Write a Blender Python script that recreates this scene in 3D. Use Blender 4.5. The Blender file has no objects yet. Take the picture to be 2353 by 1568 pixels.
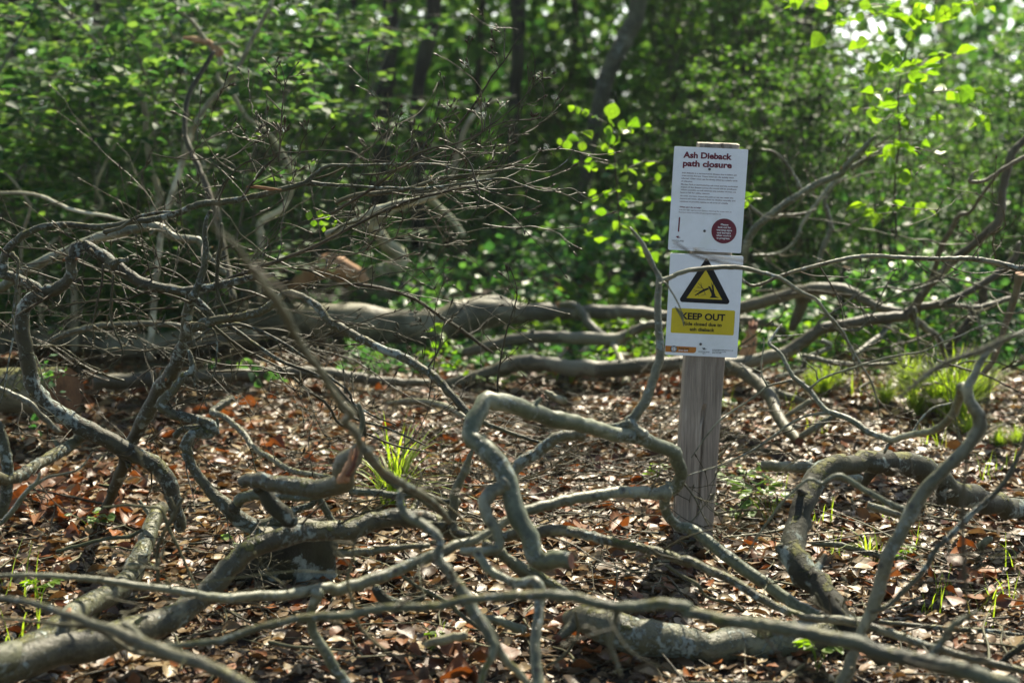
import bpy, math, random
import numpy as np
from mathutils import Vector, Matrix, noise

random.seed(7)
SC = bpy.context.scene
R = math.radians

# ------------------------------------------------------------------ camera
CAM_H = 1.293
FV = 3267.0                      # focal length in "view" pixels (picture 2352 x 1568)
CX, CY = 1176.0, 784.0
PITCH = math.atan((CY - 243.0) / FV)
cd = bpy.data.cameras.new('camera')
cam = bpy.data.objects.new('camera', cd)
SC.collection.objects.link(cam)
cam.location = (0, 0, CAM_H)
cam.rotation_euler = (math.pi / 2 - PITCH, 0, 0)
cd.sensor_width = 36.0
cd.lens = FV / 2352.0 * 36.0
cd.clip_start = 0.05
cd.clip_end = 2000
cd.dof.use_dof = True
cd.dof.focus_distance = 4.02
cd.dof.aperture_fstop = 2.25
SC.camera = cam

# ------------------------------------------------------------------ world, sun, exposure
SUN_EL, SUN_AZ = R(48), R(18)     # azimuth measured from straight ahead (+Y) towards the right
w = bpy.data.worlds.new('World')
SC.world = w
w.use_nodes = True
wn = w.node_tree
sky = wn.nodes.new('ShaderNodeTexSky')
sky.sky_type = 'NISHITA'
sky.sun_disc = False
sky.sun_elevation = SUN_EL
sky.sun_rotation = SUN_AZ
sky.dust_density = 0.6
bg = wn.nodes['Background']
bg.inputs['Strength'].default_value = 0.068
# bank of thin white cloud low in the sky beyond the wood
wtc = wn.nodes.new('ShaderNodeTexCoord')
wno = wn.nodes.new('ShaderNodeTexNoise'); wno.inputs['Scale'].default_value = 2.2; wno.inputs['Detail'].default_value = 6
wn.links.new(wtc.outputs['Generated'], wno.inputs['Vector'])
wsp = wn.nodes.new('ShaderNodeSeparateXYZ'); wn.links.new(wtc.outputs['Generated'], wsp.inputs[0])
def wmap(sock, a, b, c, d):
    m_ = wn.nodes.new('ShaderNodeMapRange'); m_.clamp = True
    for i_, v_ in enumerate((a, b, c, d)):
        m_.inputs[i_ + 1].default_value = v_
    wn.links.new(sock, m_.inputs[0]); return m_.outputs[0]
def wmul(a, b):
    m_ = wn.nodes.new('ShaderNodeMath'); m_.operation = 'MULTIPLY'
    wn.links.new(a, m_.inputs[0]); wn.links.new(b, m_.inputs[1]); return m_.outputs[0]
wmask = wmul(wmul(wmap(wsp.outputs['Z'], 0.42, 0.16, 0, 1), wmap(wsp.outputs['Y'], -0.1, 0.35, 0, 1)), wmap(wno.outputs['Fac'], 0.30, 0.50, 0.35, 1))
wmx = wn.nodes.new('ShaderNodeMix'); wmx.data_type = 'RGBA'
wn.links.new(wmask, wmx.inputs[0])
wn.links.new(sky.outputs[0], wmx.inputs[6])
wmx.inputs[7].default_value = (24, 25, 24, 1)
wn.links.new(wmx.outputs[2], bg.inputs['Color'])
sd = bpy.data.lights.new('sun', 'SUN')
sd.energy = 5.0
sd.angle = R(0.53)
sd.color = (1.0, 0.91, 0.72)
sun = bpy.data.objects.new('sun', sd)
SC.collection.objects.link(sun)
sv = Vector((math.sin(SUN_AZ) * math.cos(SUN_EL), math.cos(SUN_AZ) * math.cos(SUN_EL), math.sin(SUN_EL)))
sun.rotation_euler = sv.to_track_quat('Z', 'Y').to_euler()
sun.location = sv * 30
SC.view_settings.view_transform = 'Standard'
SC.view_settings.look = 'None'
SC.view_settings.exposure = 1.36
SC.view_settings.gamma = 1.0
SC.render.engine = 'CYCLES'
SC.cycles.use_denoising = True
SC.cycles.max_bounces = 8
SC.cycles.transmission_bounces = 4
SC.cycles.transparent_max_bounces = 8
SC.cycles.sample_clamp_indirect = 6.0
SC.cycles.volume_bounces = 0

# ------------------------------------------------------------------ pixel <-> place helpers
CP, SP = math.cos(PITCH), math.sin(PITCH)

def ray(x, y):
    u, v = (x - CX) / FV, (CY - y) / FV
    return Vector((u, CP + v * SP, -SP + v * CP))      # camera depth 1

def P(x, y, Y):
    d = ray(x, y)
    s = Y / d.y
    return Vector((d.x * s, Y, CAM_H + d.z * s)), s

def ground_z(x, y):
    z = 0.03 * noise.noise(Vector((x * 0.7, y * 0.7, 3.1))) + 0.012 * noise.noise(Vector((x * 2.7, y * 2.7, 8.1)))
    if y > 15:
        z -= (y - 15) * 0.06
    return z

def GY(x, y, z=0.0):
    d = ray(x, y)
    return (z - CAM_H) / d.z * d.y

def G(x, y, z=0.0):
    return P(x, y, GY(x, y, z))[0]

K = 1100 / 2353 / (3200 / 2352)                        # zoomed crop pixel -> view pixel
X0 = {'A': 0, 'D': 0, 'G': 0, 'B': 771.75, 'E': 771.75, 'H': 771.75, 'C': 1543.5, 'F': 1543.5, 'I': 1543.5}
Y0 = {'A': 0, 'B': 0, 'C': 0, 'D': 514.5, 'E': 514.5, 'F': 514.5, 'G': 1029, 'H': 1029, 'I': 1029}

LAST = {2: 5.0, 3: 6.0}

def parse(s):
    """'D 1700 350 40 3.9; 1500 400; ...' -> [(point, radius)]; region letter, width and depth persist / interpolate."""
    reg = 'V'
    rows = []
    for tok in s.split(';'):
        t = tok.split()
        if not t:
            continue
        if t[0].isalpha():
            reg = t.pop(0)
        t = [float(a) for a in t]
        if reg == 'V':
            x, y, k = t[0], t[1], 1.0
        else:
            x, y, k = X0[reg] + t[0] * K, Y0[reg] + t[1] * K, K
        rows.append([x, y, t[2] * k if len(t) > 2 else None, t[3] if len(t) > 3 else None])
    L = [0]
    for a, b in zip(rows, rows[1:]):
        L.append(L[-1] + math.hypot(a[0] - b[0], a[1] - b[1]) + 1e-6)
    for c in (2, 3):
        idx = [i for i, r in enumerate(rows) if r[c] is not None]
        if not idx:
            rows[0][c] = LAST[c]
            idx = [0]
        LAST[c] = rows[idx[-1]][c]
        xs = [L[i] for i in idx]
        ys = [rows[i][c] for i in idx]
        for i, r in enumerate(rows):
            r[c] = float(np.interp(L[i], xs, ys))
    out = []
    for x, y, wd, Y in rows:
        p, s2 = P(x, y, Y)
        r = 0.5 * wd * s2 / FV
        gz = ground_z(p.x, p.y)
        if p.z < gz + r * 0.5:
            p.z = gz + r * 0.5
        out.append((p, r))
    return out

# ------------------------------------------------------------------ materials
MATS = {}

def new_mat(name):
    m = bpy.data.materials.new(name)
    m.use_nodes = True
    m.node_tree.nodes.clear()
    MATS[name] = m
    return m, m.node_tree

class N:
    def __init__(s, nt):
        s.nt = nt
    def n(s, t, **kw):
        nd = s.nt.nodes.new(t)
        for k, v in kw.items():
            if hasattr(nd, k) and not k[0].isupper():
                setattr(nd, k, v)
            else:
                nd.inputs[k.replace('_', ' ')].default_value = v
        return nd
    def l(s, a, b):
        s.nt.links.new(a, b)
    def ramp(s, fac, stops, interp='LINEAR'):
        r = s.nt.nodes.new('ShaderNodeValToRGB')
        cr = r.color_ramp
        cr.interpolation = interp
        while len(cr.elements) > 1:
            cr.elements.remove(cr.elements[-1])
        cr.elements[0].position = stops[0][0]
        c = stops[0][1]
        cr.elements[0].color = (*c, 1) if len(c) == 3 else c
        for p, c in stops[1:]:
            e = cr.elements.new(p)
            e.color = (*c, 1) if len(c) == 3 else c
        s.l(fac, r.inputs['Fac'])
        return r.outputs['Color']
    def noise(s, vec, scale, detail=4, rough=0.55, dist=0.0):
        nd = s.n('ShaderNodeTexNoise')
        nd.inputs['Scale'].default_value = scale
        nd.inputs['Detail'].default_value = detail
        nd.inputs['Roughness'].default_value = rough
        nd.inputs['Distortion'].default_value = dist
        s.l(vec, nd.inputs['Vector'])
        return nd.outputs['Fac']
    def mix(s, fac, a, b, mode='MIX'):
        m = s.nt.nodes.new('ShaderNodeMix')
        m.data_type = 'RGBA'
        m.blend_type = mode
        if isinstance(fac, float):
            m.inputs[0].default_value = fac
        else:
            s.l(fac, m.inputs[0])
        for v, i in ((a, 6), (b, 7)):
            if isinstance(v, tuple):
                m.inputs[i].default_value = (*v, 1)
            else:
                s.l(v, m.inputs[i])
        return m.outputs[2]
    def math(s, op, a, b=0.0):
        m = s.nt.nodes.new('ShaderNodeMath')
        m.operation = op
        for v, i in ((a, 0), (b, 1)):
            if isinstance(v, (int, float)):
                m.inputs[i].default_value = v
            else:
                s.l(v, m.inputs[i])
        return m.outputs[0]
    def bump(s, h, strength, dist):
        b = s.nt.nodes.new('ShaderNodeBump')
        b.inputs['Strength'].default_value = strength
        b.inputs['Distance'].default_value = dist
        s.l(h, b.inputs['Height'])
        return b.outputs['Normal']
    def out(s, sh):
        o = s.nt.nodes.new('ShaderNodeOutputMaterial')
        s.l(sh, o.inputs['Surface'])
    def pbsdf(s, col, rough=0.6, normal=None, spec=0.5):
        p = s.nt.nodes.new('ShaderNodeBsdfPrincipled')
        if isinstance(col, tuple):
            p.inputs['Base Color'].default_value = (*col, 1)
        else:
            s.l(col, p.inputs['Base Color'])
        if isinstance(rough, (int, float)):
            p.inputs['Roughness'].default_value = rough
        else:
            s.l(rough, p.inputs['Roughness'])
        p.inputs['Specular IOR Level'].default_value = spec
        if normal is not None:
            s.l(normal, p.inputs['Normal'])
        return p.outputs[0]

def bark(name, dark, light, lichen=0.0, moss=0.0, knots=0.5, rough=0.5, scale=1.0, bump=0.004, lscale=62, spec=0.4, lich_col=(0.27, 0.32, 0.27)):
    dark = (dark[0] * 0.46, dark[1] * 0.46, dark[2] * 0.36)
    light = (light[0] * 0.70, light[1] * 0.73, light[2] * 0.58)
    m, nt = new_mat(name)
    g = N(nt)
    tc = g.n('ShaderNodeTexCoord').outputs['Object']
    big = g.noise(tc, 9 * scale, 5, 0.6)
    fine = g.noise(tc, 90 * scale, 5, 0.65)
    col = g.ramp(g.math('ADD', g.math('MULTIPLY', big, 0.55), g.math('MULTIPLY', fine, 0.45)),
                 [(0.36, dark), (0.62, light)])
    # olive algae bloom
    al = g.noise(tc, 5 * scale, 3, 0.5)
    col = g.mix(g.ramp(al, [(0.42, (0, 0, 0)), (0.65, (0.55, 0.55, 0.55))]), col, (0.06, 0.066, 0.032))
    # every limb weathers differently
    oi = g.n('ShaderNodeObjectInfo')
    col = g.mix(1.0, col, g.ramp(oi.outputs['Random'], [(0, (0.68, 0.62, 0.52)), (0.35, (1.0, 0.98, 0.9)), (0.65, (0.85, 0.95, 0.82)), (1, (1.35, 1.25, 1.12))]), 'MULTIPLY')
    pt = g.noise(tc, 3.2 * scale, 5, 0.7, 0.6)
    col = g.mix(g.ramp(pt, [(0.54, (0, 0, 0)), (0.60, (0.6, 0.6, 0.6))]), col, tuple(min(1, c * 1.7) for c in light))
    col = g.mix(g.ramp(pt, [(0.36, (0.6, 0.6, 0.6)), (0.43, (0, 0, 0))]), col, dark)
    # dark knots and scars
    vo = g.n('ShaderNodeTexVoronoi')
    vo.inputs['Scale'].default_value = 22 * scale
    vo.inputs['Randomness'].default_value = 1.0
    g.l(tc, vo.inputs['Vector'])
    kn = g.ramp(vo.outputs['Distance'], [(0.05, (1, 1, 1)), (0.2, (0, 0, 0))])
    col = g.mix(g.math('MULTIPLY', kn, knots), col, (0.02, 0.017, 0.013))
    h = g.math('ADD', g.math('MULTIPLY', fine, 0.5), g.math('MULTIPLY', big, 0.7))
    if lichen > 0:
        ln = g.noise(tc, lscale, 6, 0.7, 0.3)
        ln2 = g.noise(tc, 6, 3, 0.6)
        lm = g.ramp(g.math('ADD', g.math('MULTIPLY', ln, 0.65), g.math('MULTIPLY', ln2, 0.45)),
                    [(0.62 - lichen * 0.12, (0, 0, 0)), (0.655 - lichen * 0.12, (1, 1, 1))])
        lc = g.ramp(fine, [(0.35, tuple(c * 0.55 for c in lich_col)), (0.65, lich_col)])
        col = g.mix(lm, col, lc)
        h = g.math('ADD', h, g.math('MULTIPLY', lm, 0.35))
    if moss > 0:
        geo = g.n('ShaderNodeNewGeometry')
        sp = g.n('ShaderNodeSeparateXYZ')
        g.l(geo.outputs['Normal'], sp.inputs[0])
        mn = g.noise(tc, 14, 5, 0.7)
        mm = g.math('ADD', g.math('MULTIPLY', sp.outputs['Z'], 0.16), mn)
        mm = g.ramp(mm, [(0.72 - moss * 0.14, (0, 0, 0)), (0.76 - moss * 0.14, (1, 1, 1))])
        mc = g.ramp(fine, [(0.35, (0.03, 0.034, 0.006)), (0.65, (0.14, 0.135, 0.018))])
        col = g.mix(mm, col, mc)
        h = g.math('ADD', h, g.math('MULTIPLY', mm, 0.8))
    nrm = g.bump(h, 1.0, bump * 1.8)
    g.out(g.pbsdf(col, rough, nrm, spec))
    return m

B_LICH = bark('bark_lichened', (0.035, 0.033, 0.022), (0.11, 0.105, 0.07), lichen=0.42, moss=0.42, rough=0.6)
B_MOSS = bark('bark_mossy', (0.02, 0.018, 0.010), (0.034, 0.032, 0.016), lichen=0.30, lscale=16, moss=0.5, rough=0.75)
B_PALE = bark('bark_smooth_grey', (0.10, 0.10, 0.08), (0.27, 0.265, 0.225), lichen=0.1, knots=0.9, rough=0.42, bump=0.002)
B_GREY = bark('bark_grey_green', (0.07, 0.066, 0.05), (0.21, 0.20, 0.155), lichen=0.2, moss=0.5, knots=0.5, rough=0.45)
B_LOG = bark('bark_log', (0.09, 0.08, 0.062), (0.20, 0.18, 0.145), lichen=0.0, moss=0.0, knots=0.4, rough=0.5, scale=0.7)
B_LOGM = bark('bark_log_mossed', (0.06, 0.055, 0.04), (0.16, 0.145, 0.11), lichen=0.0, moss=1.3, knots=0.4, rough=0.7, scale=0.7)
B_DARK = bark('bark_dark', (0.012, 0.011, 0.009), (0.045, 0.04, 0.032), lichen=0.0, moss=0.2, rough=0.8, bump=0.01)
B_TWIG = bark('bark_twig', (0.035, 0.026, 0.02), (0.10, 0.078, 0.06), spec=0.2, rough=0.5, bump=0.0008, knots=0.2)
B_TWIGP = bark('bark_twig_pale', (0.09, 0.08, 0.06), (0.19, 0.17, 0.125), spec=0.2, rough=0.55, bump=0.0008, knots=0.3)
B_POLE_LIT = bark('bark_sunlit_pale', (0.42, 0.38, 0.32), (0.62, 0.58, 0.52), rough=0.6, bump=0.002, knots=0.5)  # sunlight on the background stems is put into this paler bark colour
B_DEAD = bark('dead_wood', (0.15, 0.125, 0.095), (0.36, 0.32, 0.26), rough=0.55, bump=0.002, knots=0.3)

def wood_mat(name, dark, light, rough=0.7, scale=40, stretch=0.06, axis=2, bump=0.002):
    m, nt = new_mat(name)
    g = N(nt)
    tc = g.n('ShaderNodeTexCoord').outputs['Object']
    mp = g.n('ShaderNodeMapping')
    s = [1, 1, 1]
    s[axis] = stretch
    mp.inputs['Scale'].default_value = s
    g.l(tc, mp.inputs['Vector'])
    a = g.noise(mp.outputs[0], scale, 6, 0.65, 0.3)
    b = g.noise(mp.outputs[0], scale * 5, 4, 0.6)
    c = g.noise(tc, 4, 3, 0.5)
    f = g.math('ADD', g.math('MULTIPLY', a, 0.6), g.math('MULTIPLY', b, 0.4))
    col = g.ramp(f, [(0.33, dark), (0.5, tuple((p + q) / 2 for p, q in zip(dark, light))), (0.66, light)])
    col = g.mix(g.ramp(c, [(0.35, (0, 0, 0)), (0.7, (0.5, 0.5, 0.5))]), col, tuple(x * 0.6 for x in dark), 'MIX')
    g.out(g.pbsdf(col, rough, g.bump(f, 0.9, bump), 0.3))
    return m

M_POST = wood_mat('weathered_post_wood', (0.15, 0.125, 0.095), (0.50, 0.44, 0.345), 0.8, 55, 0.05)
M_CUT = wood_mat('fresh_cut_wood', (0.16, 0.07, 0.025), (0.40, 0.20, 0.085), 0.7, 30, 0.4)
M_CUTO = wood_mat('old_cut_wood', (0.045, 0.024, 0.012), (0.27, 0.145, 0.065), 0.8, 26, 0.25)
M_CUTD = wood_mat('red_brown_cut_wood', (0.07, 0.022, 0.012), (0.20, 0.085, 0.045), 0.7, 40, 0.4)
M_TORN = wood_mat('torn_wood', (0.20, 0.085, 0.035), (0.62, 0.38, 0.21), 0.75, 50, 0.15)

def leaf_mat(name, stops, trans=0.5, rough=0.4, tcol=1.6, spec=0.35, vein=0.0):
    m, nt = new_mat(name)
    g = N(nt)
    geo = g.n('ShaderNodeNewGeometry')
    col = g.ramp(geo.outputs['Random Per Island'], stops)
    tc = g.n('ShaderNodeTexCoord').outputs['Object']
    nz = g.noise(tc, 60, 4, 0.6)
    var = g.ramp(nz, [(0.3, (0.7, 0.7, 0.7)), (0.7, (1.2, 1.2, 1.2))])
    col = g.mix(1.0, col, var, 'MULTIPLY')
    pb = g.pbsdf(col, rough, g.bump(nz, 0.5, 0.003), spec)
    tr = g.n('ShaderNodeBsdfTranslucent')
    tcx = g.mix(1.0, col, tuple(tcol) if isinstance(tcol, tuple) else (tcol,) * 3, 'MULTIPLY')
    g.l(tcx, tr.inputs['Color'])
    mx = g.n('ShaderNodeMixShader')
    mx.inputs[0].default_value = trans
    g.l(pb, mx.inputs[1])
    g.l(tr.outputs[0], mx.inputs[2])
    g.out(mx.outputs[0])
    return m

L_BG = leaf_mat('leaf_green', [(0, (0.028, 0.075, 0.022)), (0.6, (0.055, 0.12, 0.03)), (1, (0.10, 0.17, 0.035))], 0.48, 0.5, (2.2, 2.4, 0.9), 0.15)
L_HAZ = leaf_mat('leaf_hazel', [(0, (0.022, 0.065, 0.035)), (0.6, (0.05, 0.11, 0.045)), (1, (0.12, 0.19, 0.06))], 0.50, 0.5, (2.3, 2.4, 0.9), 0.15)
L_BRI = leaf_mat('leaf_fresh', [(0, (0.09, 0.18, 0.02)), (1, (0.17, 0.26, 0.03))], 0.55, 0.4, (2.0, 2.2, 0.5))
L_FAR = leaf_mat('leaf_far', [(0, (0.02, 0.06, 0.025)), (0.6, (0.045, 0.105, 0.03)), (1, (0.11, 0.18, 0.055))], 0.48, 0.6, (2.3, 2.5, 1.0), 0.1)
L_BRAM = leaf_mat('leaf_bramble', [(0, (0.03, 0.085, 0.035)), (0.6, (0.06, 0.14, 0.05)), (1, (0.13, 0.22, 0.06))], 0.45, 0.4, (1.8, 2.2, 0.9), 0.3)
L_ORG = leaf_mat('dry_leaf_orange', [(0, (0.07, 0.028, 0.010)), (0.5, (0.15, 0.058, 0.018)), (1, (0.24, 0.105, 0.038))], 0.22, 0.45, (1.8, 1.2, 0.6))
L_HERB = leaf_mat('leaf_herb', [(0, (0.06, 0.14, 0.04)), (1, (0.20, 0.28, 0.08))], 0.4, 0.4, (1.7, 1.9, 0.8))
L_GRASS = leaf_mat('grass_blade', [(0, (0.14, 0.20, 0.03)), (0.9, (0.24, 0.30, 0.05)), (0.95, (0.30, 0.25, 0.12)), (1, (0.3, 0.24, 0.13))], 0.55, 0.4, (2.0, 2.2, 0.6))
L_DRY = leaf_mat('dry_leaf', [(0, (0.045, 0.028, 0.015)), (0.3, (0.095, 0.055, 0.022)), (0.6, (0.175, 0.115, 0.052)), (0.84, (0.32, 0.245, 0.13)),
                              (0.87, (0.12, 0.045, 0.014)), (0.95, (0.25, 0.085, 0.018)), (1, (0.08, 0.026, 0.01))], 0.13, 0.42, (1.6, 1.2, 0.8), 0.3)

def plain(name, col, rough=0.5, spec=0.5, var=0.0):
    m, nt = new_mat(name)
    g = N(nt)
    tc = g.n('ShaderNodeTexCoord').outputs['Object']
    nz = g.noise(tc, 35, 5, 0.6)
    c = g.mix(1.0, col, g.ramp(nz, [(0.3, (1 - var,) * 3), (0.7, (1, 1, 1))]), 'MULTIPLY')
    al = g.noise(tc, 7, 6, 0.7, 0.8)
    c = g.mix(g.ramp(al, [(0.5, (0, 0, 0)), (0.75, (0.35, 0.35, 0.35))]), c, tuple(x * y for x, y in zip(col, (0.62, 0.68, 0.50))))
    # specks of dirt and algae
    sp = g.noise(tc, 260, 2, 0.5)
    c = g.mix(g.ramp(sp, [(0.74, (0, 0, 0)), (0.78, (0.6, 0.6, 0.6))]), c, (0.08, 0.09, 0.07))
    g.out(g.pbsdf(c, rough, None, spec))
    return m

S_WHITE = plain('sign_white', (0.82, 0.88, 0.90), 0.45, 0.4, 0.08)
S_MAROON = plain('sign_maroon', (0.15, 0.022, 0.038), 0.6, 0.25)
S_BLACK = plain('sign_black', (0.010, 0.011, 0.014), 0.6, 0.2)
S_GREYT = plain('sign_grey_text', (0.15, 0.09, 0.10), 0.5)
S_YELLOW = plain('sign_yellow', (0.62, 0.50, 0.015), 0.45, 0.4, 0.1)
S_ORANGE = plain('sign_orange', (0.50, 0.19, 0.025), 0.5, 0.4, 0.1)
S_METAL = plain('screw_steel', (0.22, 0.22, 0.21), 0.4)

def ground_mat():
    m, nt = new_mat('woodland_soil')
    g = N(nt)
    tc = g.n('ShaderNodeTexCoord').outputs['Object']
    a = g.noise(tc, 1.6, 6, 0.6)
    b = g.noise(tc, 40, 6, 0.7)
    c = g.noise(tc, 150, 3, 0.6)
    f = g.math('ADD', g.math('MULTIPLY', a, 0.35), g.math('ADD', g.math('MULTIPLY', b, 0.45), g.math('MULTIPLY', c, 0.2)))
    col = g.ramp(f, [(0.36, (0.018, 0.013, 0.009)), (0.5, (0.05, 0.036, 0.025)), (0.62, (0.11, 0.08, 0.055))])
    g.out(g.pbsdf(col, 0.8, g.bump(f, 1.0, 0.02), 0.3))
    return m
M_SOIL = ground_mat()

# ------------------------------------------------------------------ object helpers
COL = SC.collection

def link(name, me, parent=None, mats=(), smooth=True):
    o = bpy.data.objects.new(name, me)
    COL.objects.link(o)
    if parent:
        o.parent = parent
    for m in mats:
        me.materials.append(m)
    if smooth and len(me.polygons):
        me.polygons.foreach_set('use_smooth', [True] * len(me.polygons))
    return o

def tag(o, label=None, cat=None, group=None, kind=None):
    if label: o['label'] = label
    if cat: o['category'] = cat
    if group: o['group'] = group
    if kind: o['kind'] = kind
    return o

def empty(name, loc=(0, 0, 0), rz=0):
    o = bpy.data.objects.new(name, None)
    o.empty_display_size = 0.1
    COL.objects.link(o)
    o.location = loc
    o.rotation_euler = (0, 0, rz)
    return o

def copy_tree(o, parent=None):
    c = o.copy()
    COL.objects.link(c)
    c.parent = parent
    for ch in list(o.children):
        copy_tree(ch, c)
    return c

class MB:
    def __init__(s):
        s.v, s.f, s.m = [], [], []
    def build(s, name, mats, parent=None, smooth=True):
        me = bpy.data.meshes.new(name)
        me.from_pydata(s.v, [], s.f)
        if not isinstance(mats, (list, tuple)):
            mats = [mats]
        o = link(name, me, parent, mats, smooth)
        if len(mats) > 1:
            me.polygons.foreach_set('material_index', s.m)
        me.update()
        return o

def catmull(pts, step_k=1.2, min_step=0.012, max_step=0.06):
    P_ = [p for p, r in pts]
    Rr = [r for p, r in pts]
    n = len(pts)
    out = []
    for i in range(n - 1):
        p0 = P_[i - 1] if i else P_[0] * 2 - P_[1]
        p1, p2 = P_[i], P_[i + 1]
        p3 = P_[i + 2] if i + 2 < n else P_[-1] * 2 - P_[-2]
        L = (p2 - p1).length
        st = min(max((Rr[i] + Rr[i + 1]) * 0.5 * step_k, min_step), max_step)
        k = max(2, min(40, int(L / st) + 1))
        for j in range(k):
            t = j / k
            t2, t3 = t * t, t * t * t
            q = 0.5 * ((2 * p1) + (p2 - p0) * t + (2 * p0 - 5 * p1 + 4 * p2 - p3) * t2 + (3 * p1 - p0 - 3 * p2 + p3) * t3)
            sm = t * t * (3 - 2 * t)
            out.append((q, Rr[i] * (1 - sm) + Rr[i + 1] * sm))
    out.append((P_[-1], Rr[-1]))
    return out

def tube(mb, pts, sides=8, rough=0.0, wob=0.0, cap0='round', cap1='round', seed=0.0, curve=True, mat=0, capmat=1, uneven=0.0):
    """a tapering, slightly knobbly limb along pts"""
    path = catmull(pts) if curve and len(pts) > 1 else pts
    n = len(path)
    base = len(mb.v)
    up = Vector((0, 0, 1))
    T = []
    for i in range(n):
        a = path[max(0, i - 1)][0]
        b = path[min(n - 1, i + 1)][0]
        t = b - a
        T.append(t.normalized() if t.length > 1e-9 else Vector((0, 0, 1)))
    ref = T[0].cross(up)
    if ref.length < 0.1:
        ref = T[0].cross(Vector((1, 0, 0)))
    ref.normalize()
    for i in range(n):
        p, r = path[i]
        t = T[i]
        ref = (ref - t * ref.dot(t))
        if ref.length < 1e-6:
            ref = t.cross(Vector((0.3, 0.5, 0.8)))
        ref.normalize()
        bi = t.cross(ref)
        if wob:
            p = p + wob * r * Vector((noise.noise(p * (0.35 / max(r, 0.004)) + Vector((seed, 0, 0))),
                                     noise.noise(p * (0.35 / max(r, 0.004)) + Vector((0, seed, 9))),
                                     noise.noise(p * (0.35 / max(r, 0.004)) + Vector((7, 0, seed)))))
        for k in range(sides):
            a = 2 * math.pi * k / sides
            d = ref * math.cos(a) + bi * math.sin(a)
            rr = r
            if rough:
                q = p + d * r
                rr *= 1 + rough * noise.noise(q * (0.5 / max(r, 0.006)) + Vector((seed, 2, 5))) * 1.4 \
                        + rough * 0.5 * noise.noise(q * (1.6 / max(r, 0.006)) + Vector((seed, 4, 1)))
            mb.v.append(tuple(p + d * rr))
    for i in range(n - 1):
        for k in range(sides):
            k2 = (k + 1) % sides
            a = base + i * sides
            b = a + sides
            mb.f.append((a + k, a + k2, b + k2, b + k))
            mb.m.append(mat)
    for end, cap in ((0, cap0), (n - 1, cap1)):
        p, r = path[end]
        t = T[end] * (-1 if end == 0 else 1)
        ring = base + end * sides
        if cap == 'cut':
            # saw cut: own ring so the edge stays crisp
            b2 = len(mb.v)
            for k in range(sides):
                mb.v.append(mb.v[ring + k])
            prev = b2
            for q_, fr in enumerate((0.93, 0.72, 0.5, 0.28)):
                cur = len(mb.v)
                for k in range(sides):
                    v_ = Vector(mb.v[b2 + k])
                    jt = (noise.noise(v_ * 40 + Vector((q_ * 7, 0, seed))) * 0.07 - (0.03 if q_ == 0 else 0.0)) * r
                    mb.v.append(tuple(p + (v_ - p) * fr + t * (jt + 0.02 * r)))
                for k in range(sides):
                    k2 = (k + 1) % sides
                    mb.f.append((prev + k2, prev + k, cur + k, cur + k2) if end == 0 else (prev + k, prev + k2, cur + k2, cur + k))
                    mb.m.append(capmat)
                prev = cur
            c = len(mb.v)
            mb.v.append(tuple(p))
            for k in range(sides):
                k2 = (k + 1) % sides
                mb.f.append((prev + k2, prev + k, c) if end == 0 else (prev + k, prev + k2, c))
                mb.m.append(capmat)
        elif cap == 'torn':
            c = len(mb.v)
            rnd = random.Random(int(seed * 10) + 5)
            b2 = c
            for k in range(sides):
                q = Vector(mb.v[ring + k])
                q = q * 0.9 + p * 0.1 + t * r * rnd.uniform(0.1, 2.2)
                mb.v.append(tuple(q))
            cc = len(mb.v)
            mb.v.append(tuple(p - t * r * 0.2))
            for k in range(sides):
                k2 = (k + 1) % sides
                if end == 0:
                    mb.f.append((ring + k2, ring + k, b2 + k, b2 + k2)); mb.f.append((b2 + k2, b2 + k, cc))
                else:
                    mb.f.append((ring + k, ring + k2, b2 + k2, b2 + k)); mb.f.append((b2 + k, b2 + k2, cc))
                mb.m += [capmat, capmat]
        else:
            b2 = len(mb.v)
            for k in range(sides):
                q = Vector(mb.v[ring + k])
                mb.v.append(tuple(p + (q - p) * 0.6 + t * r * 0.45))
            c = len(mb.v)
            mb.v.append(tuple(p + t * r * 0.7))
            for k in range(sides):
                k2 = (k + 1) % sides
                if end == 0:
                    mb.f.append((ring + k2, ring + k, b2 + k, b2 + k2)); mb.f.append((b2 + k2, b2 + k, c))
                else:
                    mb.f.append((ring + k, ring + k2, b2 + k2, b2 + k)); mb.f.append((b2 + k, b2 + k2, c))
                mb.m += [mat, mat]
    return path

def rdir(rnd):
    while True:
        v = Vector((rnd.uniform(-1, 1), rnd.uniform(-1, 1), rnd.uniform(-1, 1)))
        if 0.05 < v.length < 1:
            return v.normalized()

def bud(mb, p, d, s):
    tube(mb, [(p, s * 0.10), (p + d * s * 0.45, s * 0.17), (p + d * s, s * 0.02)], 4, curve=False)

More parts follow.
